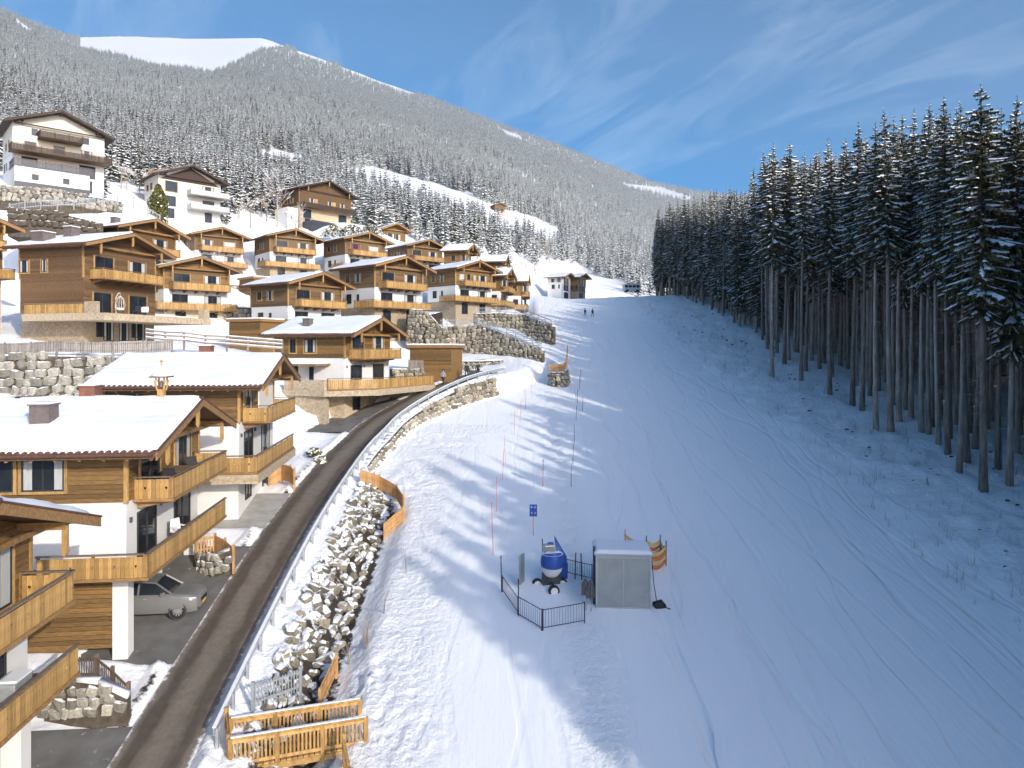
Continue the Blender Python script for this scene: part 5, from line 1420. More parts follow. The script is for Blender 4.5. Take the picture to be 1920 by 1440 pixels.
# small curved stone walls in the forecourts
for lab, pts_, h0 in (('curved rubble stone wall with railing at the foot of the nearest balcony', [px(84, 1345, 27.4), px(130, 1343, 27.2), px(185, 1340, 27.1), px(238, 1328, 27.2)], (1.25, 1.35, 1.15, .35)),
                      ('low curved stone planter wall beside the silver car carport', [px(368, 1075, 38.6), px(400, 1078, 37.6), px(425, 1070, 37.4), px(437, 1058, 37.8)], (.9, .95, .85, .8))):
    boulder_wall('stone_wall', lab, [tuple(p)[:2] for p in pts_], [p.z + h for p, h in zip(pts_, h0)], [p.z for p in pts_], .48, M['stone_grey'], depth=.35, seed=len(lab), batter=.05, group='rubble walls in the forecourts')

# ------------------------------------------------------------------ timber footbridge
br = thing('footbridge', 'golden timber footbridge with baluster railings over the ditch, bottom of the picture', 'bridge', (-10.2, 25.5, -15.2))
d_ = Vector((4.55, 1.75, -.12)); nrm = Vector((-d_.y, d_.x, 0)).normalized()
for i in range(24):
    k = MB(); q = d_ * (i / 24); k.beam(q + nrm * 0 - nrm * .05, q + nrm * 1.55, .17, .05); k.build('deck_plank', M['fence_gold'], br)
for s in (0, 1):
    o_ = nrm * (0 if s == 0 else 1.5)
    rt = MB(); rt.beam(o_ + Vector((0, 0, 1.08)), o_ + d_ + Vector((0, 0, 1.08)), .14, .07); rr_ = rt.build('railing', M['fence_gold'], br)
    for z in (.16, .95):
        k = MB(); k.beam(o_ + Vector((0, 0, z)), o_ + d_ + Vector((0, 0, z)), .05, .12); k.build('rail', M['fence_gold'], rr_)
    k = MB(); k.beam(o_ + Vector((0, 0, -.14)), o_ + d_ + Vector((0, 0, -.14)), .16, .22); k.build('side_beam', M['fence_gold'], br)
    n = 34; bm = None
    for i in range(n):
        q = o_ + d_ * ((i + .5) / n)
        if bm is None: b = MB(); b.box(-.035, .035, -.02, .02, .1, 1.03); bm = b.mesh('baluster', M['fence_gold'])
        link('baluster', bm, rr_, q + nrm * .04, math.atan2(d_.y, d_.x))
    for i in range(4):
        q = o_ + d_ * (i / 3); k = MB(); k.box(q.x - .07, q.x + .07, q.y - .07, q.y + .07, q.z - .4, q.z + 1.1); k.build('post', M['fence_gold'], rr_)
    k = MB(); k.beam(o_ + Vector((0, 0, 1.135)), o_ + d_ + Vector((0, 0, 1.135)), .11, .035); k.build('rail_snow', M['snow'], rr_)
picket_fence('short picket return at the road end of the timber footbridge', [Vector((-10.3, 25.6, -15.1)), Vector((-10.9, 26.9, -14.8))], 1.05, M['fence_gold'], .14, .09, 1.2)
picket_fence('timber handrail running down from the footbridge at the bottom edge', [Vector((-6.2, 26.0, -15.3)), Vector((-5.5, 24.2, -15.6)), Vector((-5.2, 22.5, -16))], 1.05, M['fence_gold'], .16, .06, 1.5)
picket_fence('grey metal railing between the ditch head and the footbridge', [Vector((-10.3, 28.0, -14.3)), Vector((-8.9, 29.6, -14.4))], 1.0, M['metal'], .13, .04, 1.2)

# ------------------------------------------------------------------ silver car in the carport
M['paint'] = mat('silver_paint', (0.24, 0.245, 0.24), 0.28, 0.03, 3, metal=0.35, spec=0.6)
M['plate'] = mat('yellow_plate', (0.75, 0.50, 0.02), 0.5, 0.05, 3)
M['alloy'] = mat('alloy_rim', (0.42, 0.42, 0.42), 0.35, 0.1, 4, metal=0.6)
M['lens'] = mat('headlight_lens', (0.62, 0.65, 0.68), 0.1, 0.1, 4, spec=0.8)


def build_car(label, loc, rz):
    c = thing('parked_car', label, 'car', loc, rz)
    st = [  # x, half width, underside, sill/shoulder/bonnet or roof heights
        (2.30, .60, .40, .60, .80, .86), (2.20, .82, .28, .60, .92, .99), (1.9, .92, .24, .60, 1.0, 1.08), (1.4, .95, .24, .60, 1.04, 1.13), (.95, .96, .24, .60, 1.06, 1.16),
        (.0, .96, .24, .60, 1.08, 1.18), (-1.2, .96, .24, .60, 1.10, 1.20), (-1.95, .94, .28, .60, 1.10, 1.20), (-2.2, .86, .38, .60, 1.04, 1.12)]
    b = MB(); ring = []
    for x, w, z0, z1, z2, z3 in st:
        ring.append([(x, -w * .9, z0), (x, -w, z1), (x, -w * .985, z2), (x, -w * .86, z3), (x, 0, z3 + .025), (x, w * .86, z3), (x, w * .985, z2), (x, w, z1), (x, w * .9, z0)])
    vs = [p for r_ in ring for p in r_]; n = 9; fs = []
    for i in range(len(ring) - 1):
        for j in range(n - 1): fs.append((i * n + j, (i + 1) * n + j, (i + 1) * n + j + 1, i * n + j + 1))
        fs.append((i * n + n - 1, (i + 1) * n + n - 1, (i + 1) * n, i * n))
    fs.append(tuple(range(n))); fs.append(tuple(reversed(range((len(ring) - 1) * n, len(ring) * n))))
    b.add(vs, fs); body = b.build('body', M['paint'], c, True, .02)
    # cabin: glass house with painted roof and pillars
    gl = [(1.08, .82, 1.14), (.30, .68, 1.66), (-.4, .69, 1.74), (-1.65, .67, 1.70), (-2.12, .76, 1.18)]
    b = MB(); vs = []
    for x, w, z in gl: vs += [(x, -w, z), (x, w, z)]
    low = [(1.08, .82, 1.12), (.30, .86, 1.16), (-.4, .87, 1.17), (-1.65, .86, 1.18), (-2.12, .80, 1.14)]
    for x, w, z in low: vs += [(x, -w, z), (x, w, z)]
    fs = [(0, 1, 3, 2), (2, 3, 5, 4), (4, 5, 7, 6), (6, 7, 9, 8)]
    for i in range(4): fs += [(10 + 2 * i, 2 * i, 2 * i + 2, 12 + 2 * i), (11 + 2 * i, 13 + 2 * i, 2 * i + 3, 2 * i + 1)]
    b.add(vs, fs); b.build('windows', M['glass'], c)
    b = MB()
    for s in (-1, 1):
        b.beam((1.09, s * .82, 1.14), (.30, s * .685, 1.67), .06, .06); b.beam((.30, s * .685, 1.68), (-.4, s * .695, 1.75), .06, .06); b.beam((-.4, s * .695, 1.75), (-1.65, s * .68, 1.71), .07, .06); b.beam((-1.65, s * .68, 1.71), (-2.14, s * .78, 1.18), .10, .08)
        b.beam((-.45, s * .875, 1.16), (-.45, s * .70, 1.74), .08, .05); b.beam((-1.35, s * .87, 1.16), (-1.35, s * .69, 1.72), .12, .05)
    b.add([(.33, -.67, 1.67), (.33, .67, 1.67), (-.4, -.69, 1.755), (-.4, .69, 1.755), (-1.7, -.67, 1.715), (-1.7, .67, 1.715), (.30, 0, 1.70), (-.4, 0, 1.79), (-1.72, 0, 1.74)], [(0, 6, 7, 2), (6, 1, 3, 7), (2, 7, 8, 4), (7, 3, 5, 8)]); b.build('roof', M['paint'], c)
    for x in (1.36, -1.36):
        for s in (-1, 1):
            def ringm(r0, r1, w0, w1, nn=20):
                k = MB(); vs = []
                for a in range(nn):
                    t_ = 6.2832 * a / nn
                    for (r_, w_) in ((r0, w0), (r1, w0), (r1, w1), (r0, w1)): vs.append((math.cos(t_) * r_, w_, math.sin(t_) * r_))
                k.add(vs, [((a * 4 + j), (a * 4 + (j + 1) % 4), (((a + 1) % nn) * 4 + (j + 1) % 4), (((a + 1) % nn) * 4 + j)) for a in range(nn) for j in range(4)]); return k
            wl = link('wheel', None, c, (x, s * .80, .345))
            ringm(.23, .345, -.11, .11).build('tyre', M['black'], wl, True)
            k = MB()
            for a in range(10):
                t_ = 6.2832 * a / 10; k.beam((math.cos(t_) * .04, s * .095, math.sin(t_) * .04), (math.cos(t_) * .235, s * .095, math.sin(t_) * .235), .035, .05)
            k.tube([(0, s * .08, 0), (0, s * .115, 0)], .06, 10); k.build('rim', M['alloy'], wl)
            k = MB(); k.tube([(0, s * .03, 0), (0, s * .05, 0)], .235, 20); k.build('brake_disc', M['metal_dark'], wl)
            k = ringm(.36, .42, -.10 * 0 + (s * .10), s * .135); k.build('wheel_arch', M['metal_dark'], c).location = (x, s * .80, .36)
    for s in (-1, 1):
        k = MB(); k.prism([(2.10, s * .50, .80), (2.27, s * .46, .80), (2.23, s * .64, .80), (2.0, s * .90, .84), (1.90, s * .92, .86)], (0, 0, .13)); k.build('headlight', M['lens'], c)
        k = MB(); k.prism([(.80, s * .93, 1.14), (.65, s * .93, 1.14), (.63, s * 1.12, 1.15), (.79, s * 1.14, 1.15)], (0, 0, .15)); k.build('wing_mirror', M['paint'], c)
        k = MB(); k.box(-.2, -.02, s * .965 - .012, s * .965 + .012, .98, 1.02); k.build('door_handle', M['alloy'], c)
    k = MB(); k.box(2.27, 2.315, -.44, .44, .64, .80); k.build('grille', M['black'], c)
    k = MB(); k.box(2.20, 2.26, -.7, .7, .34, .46); k.build('lower_grille', M['black'], c)
    k = MB(); k.box(2.316, 2.33, -.26, .26, .50, .61); k.build('number_plate', M['plate'], c)
    return c


build_car('silver off-road car with yellow number plate, nose out of the carport', (-17.55, 34.6, float(np.interp(34.6, RC[:120, 1], RC[:120, 2])) - .05), R(7))

# ------------------------------------------------------------------ lift hut, snow gun and their fences on the slope
M['hutmetal'] = mat('hut_sheet', (0.34, 0.37, 0.36), 0.32, 0.12, 1.2, metal=0.55, spec=0.5)
M['blue'] = mat('blue_cover', (0.02, 0.075, 0.33), 0.45, 0.15, 4)
M['orange'] = mat('orange_pole', (0.75, 0.13, 0.03), 0.6, 0.15, 6)
M['netorange'] = mat('orange_net', (0.62, 0.17, 0.06), 0.8, 0.2, 8)
M['netyellow'] = mat('yellow_net', (0.62, 0.45, 0.18), 0.8, 0.2, 8)
M['pole_dark'] = mat('dark_pole', (0.05, 0.05, 0.065), 0.6, 0.2, 6)
hp = on_slope(1169, 1142)
h = thing('lift_hut', 'grey sheet metal lift hut with snow on its flat roof, standing on the slope', 'hut', tuple(hp), R(-4))
k = MB(); k.box(-1.42, 1.42, 0, 2.3, -.4, 2.75); k.build('walls', M['hutmetal'], h, bevel=.02)
k = MB(); k.box(-1.50, 1.50, -.06, 2.38, 2.752, 2.84); r_ = k.build('roof', M['metal'], h)
X_, Y_ = np.meshgrid(np.linspace(-1.49, 1.49, 26), np.linspace(-.05, 2.37, 22)); ed = np.minimum(np.minimum(X_ + 1.49, 1.49 - X_), np.minimum(Y_ + .05, 2.37 - Y_))
link('snow_cover', grid_mesh('snow_cover', X_, Y_, 2.845 + .15 * np.clip(ed / .15, 0, 1) ** .5 * (.7 + .6 * hash_noise(X_ + 3, Y_, .8)), M['snow']), r_)
for x in (-1.42, 1.34):
    k = MB(); k.box(x, x + .08, -.05, -.003, -.1, 2.75); k.build('corner_trim', M['metal'], h)
for z in (.02, 2.62):
    k = MB(); k.box(-1.33, 1.33, -.04, -.003, z, z + .09); k.build('edge_trim', M['metal'], h)
k = MB(); k.box(-1.28, -.05, -.02, -.003, .14, 2.58); k.build('wall_panel', M['hutmetal'], h); k = MB(); k.box(.05, 1.28, -.02, -.003, .14, 2.58); k.build('wall_panel', M['hutmetal'], h)
k = MB(); k.box(-.025, .025, -.028, -.004, .14, 2.58); k.build('wall_seam', M['metal'], h)
k = MB(); k.tube([(1.5, .4, 2.4), (1.6, .4, 1.2), (1.75, .3, .2), (2.4, .1, .02)], .025, 6); k.build('power_cable', M['black'], h)
k = MB(); k.box(-1.55, -1.43, .3, .42, -.3, 3.1); k.build('mast', M['pole_dark'], h)
k = MB(); k.box(-1.7, 1.6, -.12, -.0, -.5, -.05); k.build('skid', M['metal_dark'], h)
k = MB(); k.tube([(1.6, .25, .12), (1.95, .35, .15), (2.2, .3, .05)], [.22, .28, .1], 8); k.build('cable_bundle', M['black'], h)
for i, (x, hh) in enumerate(((-1.95, 1.25), (-1.70, 1.15))):
    s = thing('snow_shovel', ('left' if i == 0 else 'right') + ' one of two dark snow shovels leaning by the hut', 'shovel', tuple(hp + Vector((x, -.2 - .1 * i, 0))), .1, 'shovels by the hut')
    k = MB(); k.tube([(0, 0, -.1), (.05, .25, hh + .1)], .018, 6); k.build('handle', M['fence_grey'], s)
    k = MB(); k.prism([(-.20, .22, hh - .55), (.24, .22, hh - .55), (.22, .3, hh + .0), (.04, .32, hh + .35), (-.16, .3, hh + .0)], (0, .03, 0)); k.build('blade', M['metal_dark'], s)

sp_ = on_slope(1035, 1100)
s = thing('snow_gun', 'white fan snow gun with blue cover on a wheeled frame, left of the hut', 'snow gun', tuple(sp_ + Vector((0, 0, -.25))), R(12))
k = MB()
for zz0, rr0 in (): pass
k.tube([(0, .3, 1.02), (0, .22, 1.10), (0, .1, 1.28), (0, -.02, 1.55), (0, -.05, 1.72)], [.36, .50, .58, .60, .60], 24); bl = k.build('barrel', M['blind'], s, True)
k = MB(); k.tube([(0, -.02, 1.42), (0, -.05, 1.722), (0, .05, 2.05)], [.615, .635, .56], 24, cap=False); k.build('cover_band', M['blue'], bl, True)
X_, Y_ = np.meshgrid(np.linspace(-.62, .62, 14), np.linspace(-.62, .62, 14)); rr_ = np.sqrt(X_ ** 2 + Y_ ** 2); link('snow_cover', grid_mesh('snow_cover', X_ * np.minimum(1, .62 / np.maximum(rr_, .01)), .05 + Y_ * np.minimum(1, .62 / np.maximum(rr_, .01)), 2.055 + .12 * (1 - np.minimum(1, rr_ / .62) ** 2) * (.6 + hash_noise(X_ * 3, Y_ * 3, .7)), M['snow']), bl)
k = MB(); k.box(-.42, .18, .0, .5, 2.07, 2.5); k.build('fan_housing', M['hutmetal'], s, bevel=.04)
k = MB(); k.prism([(.28, .1, 1.9), (.9, .3, 1.75), (.95, .35, 1.2), (.62, .3, 2.2), (.25, .5, 2.9)], (.04, .06, 0)); k.build('cover_fin', M['blue'], s)
k = MB(); k.box(-.12, .18, .3, .5, 2.1, 2.55); k.build('nozzle_head', M['blue'], s)
k = MB(); k.beam((-.5, .2, .55), (.5, .2, .55), .2, .9); k.beam((0, .2, .4), (0, .2, 1.0), .3, .3, up=(0, 1, 0)); k.build('pedestal', M['metal_dark'], s)
for a in (0, 2.1, 4.2):
    k = MB(); k.beam((0, .2, .55), (1.15 * math.cos(a + .5), .2 + 1.15 * math.sin(a + .5), .02), .09, .09); k.build('leg', M['metal_dark'], s)
for x, y in ((-.1, -.75), (.65, .3), (-.7, .5)):
    w_ = link('wheel', None, s, (x, y, .28)); k = MB(); k.tube([(-.0, -.10, 0), (0, .10, 0)], .30, 16); k.build('tyre', M['black'], w_); k = MB(); k.tube([(0, -.12, 0), (0, -.101, 0)], .2, 12); k.build('rim', M['blind'], w_)
k = MB(); k.box(.55, 1.05, .55, .95, .1, 1.3); k.build('control_box', M['blue'], s)


def pole(label, p, hh, m, r0=.022, lean=0.0, name='marker_pole', group=None, cat='pole'):
    k = MB(); k.tube([(0, 0, -.3), (lean * .5, 0, hh * .5), (lean, 0, hh)], r0, 6)
    o = k.build(name, m); o.location = p; tag(o, label, cat, group)
    return o


# poles around the snow gun
for i, (u, v, hh, lab) in enumerate(((941, 1112, 2.0, 'dark pole left of the grey pad, holding the slope net'), (972, 1156, 1.9, 'dark pole at the corner of the crowd barriers'), (1078, 1087, 1.5, 'dark post just right of the snow gun'),
                                     (1091, 1088, 1.5, 'dark post between snow gun and hut'), (1017, 1045, 1.1, 'thin dark post behind the snow gun on its left'))):
    pole(lab, on_slope(u, v), hh, M['pole_dark'], .035, .05 * (i % 3 - 1), group='dark posts around the snow gun')
p = on_slope(978, 1100); k = MB(); k.box(-.35, .35, -.06, .06, .2, 1.75); o = k.build('safety_pad', M['hutmetal'], bevel=.03); o.location = p; o.rotation_euler = (0, 0, R(70)); tag(o, 'upright grey-green safety pad left of the snow gun', 'pad')


def barrier(label, a, b_, hh=1.05):
    t = thing('crowd_barrier', label, 'barrier', tuple(a), 0, 'steel crowd barriers round the snow gun'); d = b_ - a
    for nm, q in (('post', Vector((0, 0, 0))), ('post', d)):
        k = MB(); k.tube([q + Vector((0, 0, -.25)), q + Vector((0, 0, hh + .05))], .032, 6); k.build(nm, M['pole_dark'], t)
    for z in (hh, .18):
        k = MB(); k.tube([Vector((0, 0, z)), d + Vector((0, 0, z))], .022, 6); k.build('rail', M['pole_dark'], t)
    n = max(2, int(d.length / .14)); k0 = MB(); k0.tube([(0, 0, .18), (0, 0, hh)], .008, 4, False); bm = k0.mesh('bar', M['metal_dark'])
    for i in range(1, n): link('bar', bm, t, d * (i / n))
barrier('steel barrier running from the corner pole to the front post', on_slope(972, 1158), on_slope(1016, 1184))
barrier('steel barrier in front of the snow gun, facing the camera', on_slope(1018, 1184), on_slope(1096, 1170))
barrier('steel barrier between the left pole and the corner pole', on_slope(942, 1112), on_slope(971, 1154), .9)
barrier('steel barrier behind, between the snow gun and the hut', on_slope(1060, 1078), on_slope(1110, 1090), .9)

# orange safety net behind the hut
t = thing('safety_net', 'sagging orange and yellow safety net on posts behind the hut', 'net', tuple(on_slope(1215, 1060)))
A_ = [on_slope(1172, 1040), on_slope(1212, 1052), on_slope(1238, 1050), on_slope(1249, 1062), on_slope(1222, 1075)]
for p in A_[:4]:
    k = MB(); q = p - t.location; k.tube([q + Vector((0, 0, -.2)), q + Vector((0, 0, 1.5))], .03, 6); k.build('post', M['orange'] if p is A_[0] else M['pole_dark'], t)
for j, (z0, z1, mm_) in enumerate(((.25, .45, 'netorange'), (.5, .72, 'netyellow'), (.76, .98, 'netorange'), (1.02, 1.25, 'netyellow'))):
    k = MB()
    for a, b_ in zip(A_[:-1], A_[1:]):
        for i in range(6):
            f0, f1 = i / 6, (i + 1) / 6; sg = lambda f: -.22 * math.sin(math.pi * f)
            p0 = a + (b_ - a) * f0 - t.location + Vector((0, 0, sg(f0))); p1 = a + (b_ - a) * f1 - t.location + Vector((0, 0, sg(f1)))
            k.add([p0 + Vector((0, 0, z0)), p1 + Vector((0, 0, z0)), p1 + Vector((0, 0, z1)), p0 + Vector((0, 0, z1)), p0 + Vector((0, .015, z0)), p1 + Vector((0, .015, z0)), p1 + Vector((0, .015, z1)), p0 + Vector((0, .015, z1))], [(0, 1, 2, 3), (7, 6, 5, 4), (0, 4, 5, 1), (3, 2, 6, 7)])
    k.build('net_band', M[mm_], t)

# blue piste sign with white pictograms
def piste_sign(label, p, face):
    t = thing('piste_sign', label, 'sign', tuple(p), face, 'piste signs')
    k = MB(); k.tube([(0, 0, -.3), (0, 0, 2.0)], .02, 6); k.build('post', M['orange'], t)
    k = MB(); k.box(-.24, .24, -.035, -.015, 1.22, 1.98); pn = k.build('panel', M['blue'], t)
    k = MB()
    for zc in (1.42, 1.79):
        for s in (-1, 1):
            k.beam((s * .16, -.037, zc - .11), (s * .03, -.037, zc + .02), .004, .045, up=(0, -1, 0)); k.beam((s * .16, -.037, zc + .12), (s * .04, -.037, zc + .03), .004, .04, up=(0, -1, 0)); k.tube([(s * .12, -.036, zc + .02), (s * .12, -.039, zc + .02)], .035, 8)
    k.build('pictograms', M['blind'], pn)
piste_sign('blue piste sign with white pictograms above the snow gun', on_slope(1000, 1004), R(-5))
piste_sign('piste sign turned edge on, farther up among the orange poles', on_slope(1018, 911), R(82))

# orange net poles between the meadow and the piste
for i, (u, v, hh) in enumerate(((925, 1042, 3.2), (931, 960, 2.4), (942, 898, 2.3), (948, 868, 2.3), (965, 815, 2.2), (975, 790, 2.2), (986, 768, 2.2), (996, 745, 2.2), (1003, 724, 2.2), (1012, 706, 2.0))):
    pole('%s orange bamboo pole of the row left of the piste' % ('first (nearest)', 'second', 'third', 'fourth', 'fifth', 'sixth', 'seventh', 'eighth', 'ninth', 'tenth (farthest)')[i], on_slope(u, v), hh, M['orange'], .019, .12 * (i % 3 - 1), group='orange bamboo poles left of the piste')
for i, (u, v) in enumerate(((1071, 910), (1074, 868), (1077, 828), (1080, 790), (1083, 757), (1086, 729), (1089, 704), (1092, 684))):
    pole('%s thin dark piste edge pole counted from the hut' % ('first', 'second', 'third', 'fourth', 'fifth', 'sixth', 'seventh', 'eighth')[i], on_slope(u, v), 1.6, M['pole_dark'], .022, .06 * (i % 2), group='thin piste edge poles')

# small bus at the head of the slope
b = thing('white_bus', 'tiny white bus parked at the head of the ski slope', 'bus', (36.5, 215, 17.4), R(8))
k = MB(); k.box(-2.6, 2.6, -1, 1, .4, 2.5); k.build('body', M['white'], b, bevel=.2)
for x in (-1.9, -.7, .5, 1.7):
    k = MB(); k.box(x - .5, x + .5, -1.02, -1.001, 1.4, 2.1); k.build('window', M['glass'], b)
for x in (-1.6, 1.6):
    k = MB(); k.tube([(x, -1.03, .42), (x, 1.03, .42)], .42, 12); k.build('wheel', M['black'], b)

# ------------------------------------------------------------------ roof bell turret, egg chair, terrace things
def to_chalet(E1, ang, zb, X, Y, Z):
    a = -R(ang); return Vector((E1[0] + X * math.cos(a) - Y * math.sin(a), E1[1] + X * math.sin(a) + Y * math.cos(a), zb + Z))
C1 = ((-15.2, 30.1), -6.3, -13.25)
tp_ = to_chalet(*C1, -2.0, 6.0, 10.62)
t = thing('bell_turret', 'wooden bell turret with snow cap on the ridge of the nearest full roof', 'turret', tuple(tp_), R(6))
k = MB(); k.prism([(-.16, -.16, -.2), (.16, -.16, -.2), (.16, .16, -.2), (-.16, .16, -.2)], (0, 0, .8)); k.build('shaft', M['trim'], t)
for sx in (-1, 1):
    for sy in (-1, 1):
        k = MB(); k.beam((sx * .15, sy * .15, .55), (sx * .26, sy * .26, 1.05), .07, .07); k.build('bracket', M['trim'], t)
        k = MB(); k.beam((sx * .2, sy * .2, .75), (sx * .2, sy * .2, 1.2), .06, .06); k.build('corner_post', M['trim'], t)
k = MB(); k.tube([(0, 0, .72), (0, 0, .80), (0, 0, .98), (0, 0, 1.05)], [.14, .12, .08, .02], 10); k.build('bell', M['chimney'], t)
k = MB(); k.prism([(-.44, -.44, 1.2), (.44, -.44, 1.2), (.44, .44, 1.2), (-.44, .44, 1.2)], (0, 0, .07)); rr_ = k.build('roof', M['beam_dark'], t)
k = MB(); k.tube([(0, 0, 1.272), (0, 0, 1.40), (0, 0, 1.62), (0, 0, 1.80)], [.52, .42, .22, .05], 8); k.build('snow_cap', M['snow'], rr_, True)
k = MB(); k.tube([(0, 0, 1.75), (0, 0, 2.05)], [.05, .02], 6); k.tube([(0, 0, 1.92), (0, 0, 2.02), (0, 0, 2.1)], [.02, .08, .02], 8); k.build('finial', M['trim'], rr_)

C4 = ((-41.5, 68.7), 15.3, .7)
ep = to_chalet(*C4, 1.2, 2.6, 2.85)
t = thing('egg_chair', 'white hanging egg chair with cushion on the dark chalet terrace', 'hanging chair', tuple(ep), R(-20))
k = MB(); k.tube([(-.5, .2, .05), (-.62, .2, .9), (-.52, .2, 1.7), (-.2, .2, 2.15), (.05, .2, 2.1)], .04, 8); k.build('stand', M['blind'], t)
k = MB(); k.tube([(.05, .2, 2.1), (.05, .2, 1.85)], .01, 4); k.build('chain', M['metal'], t)
k = MB()
for a in np.linspace(0, 2 * math.pi, 13)[:-1]:
    k.tube([(.05, .2, 1.85), (.05 + .35 * math.cos(a), .2 + .3 * math.sin(a), 1.55), (.05 + .5 * math.cos(a), .2 + .42 * math.sin(a), .95), (.05 + .36 * math.cos(a), .2 + .3 * math.sin(a), .45), (.05, .2, .32)], .014, 4)
k.build('basket', M['blind'], t)
k = MB(); k.tube([(.05, .2, .38), (.05, .2, .46), (.05, .2, .62)], [.2, .36, .34], 12); k.build('cushion', M['snow'], t)
k = MB(); k.tube([(-.1, .2, 0), (-.1, .2, .05)], .55, 16); k.build('foot', M['metal_dark'], t)
for i, (dx_, dy_) in enumerate(((3.0, 4.6), (2.6, 6.2), (1.6, 7.2))):
    q = to_chalet(*C4, dx_ - 1.4, dy_, 2.85)
    c = thing('terrace_chair', ('blue', 'grey', 'white')[i] + ' terrace chair beside the egg chair', 'chair', tuple(q), .4 * i, 'chairs on the egg chair terrace')
    mm_ = (M['navy'], M['metal'], M['blind'])[i]
    k = MB(); k.box(-.28, .28, -.28, .28, .38, .46); k.build('seat', mm_, c); k = MB(); k.box(-.28, .28, .22, .28, .46, .95); k.build('backrest', mm_, c)
    for sx in (-1, 1):
        for sy in (-1, 1):
            k = MB(); k.box(sx * .25 - .02, sx * .25 + .02, sy * .25 - .02, sy * .25 + .02, 0, .38); k.build('leg', M['metal_dark'], c)


def table_set(C, zf, spots, chairs, lab):
    q = to_chalet(*C, *spots, zf); t = thing('terrace_table', lab, 'table', tuple(q), R(6))
    k = MB(); k.box(-.55, .55, -.95, .95, .70, .75); k.build('tabletop', M['beam_dark'], t)
    for sx in (-1, 1):
        for sy in (-1, 1):
            k = MB(); k.box(sx * .48 - .035, sx * .48 + .035, sy * .85 - .035, sy * .85 + .035, 0, .70); k.build('leg', M['beam_dark'], t)
table_set(C1, 6.53, (-.95, 5.4), 2, 'dark wooden table on the upper balcony of the bell turret chalet')
for j, (X_, Y_, Z_, lab) in enumerate(((-.9, 3.6, 6.53, 'dark wicker chair on the upper balcony, near end'), (-.95, 7.4, 6.53, 'dark wicker chair on the upper balcony, far end'), (-1.0, 5.6, 3.68, 'pale wire chair on the lower balcony of the bell turret chalet'))):
    q = to_chalet(*C1, X_, Y_, Z_); c = thing('terrace_chair', lab, 'chair', tuple(q), R(6 + 30 * j)); mm_ = M['blind'] if j == 2 else M['black']
    k = MB(); k.box(-.3, .3, -.3, .3, .36, .46); k.build('seat', mm_, c); k = MB(); k.prism([(-.3, .24, .46), (.3, .24, .46), (.26, .30, 1.0), (-.26, .30, 1.0)], (0, .05, 0)); k.build('backrest', mm_, c)
    for s_ in (-1, 1):
        k = MB(); k.box(s_ * .3 - .03, s_ * .3 + .03, -.28, .28, .6, .66); k.build('armrest', mm_, c)
        for sy in (-1, 1):
            k = MB(); k.box(s_ * .27 - .02, s_ * .27 + .02, sy * .27 - .02, sy * .27 + .02, 0, .6 if sy < 0 else .36); k.build('leg', M['metal_dark'], c)
C0 = ((-13.9, 14.0), -6.3, -14.7)
q = to_chalet(*C0, -1.3, 9.0, 3.25)
t = thing('storage_box', 'grey storage box with snow on the lowest balcony of the cropped chalet', 'box', tuple(q), R(6)); k = MB(); k.box(-.35, .35, -.5, .5, 0, .75); k.build('body', M['metal'], t, bevel=.03); k = MB(); k.box(-.37, .37, -.52, .52, .752, .80); lid = k.build('lid', M['metal'], t); k = MB(); k.box(-.2, .35, -.4, .45, .803, .87); k.build('snow_cover', M['snow'], lid)

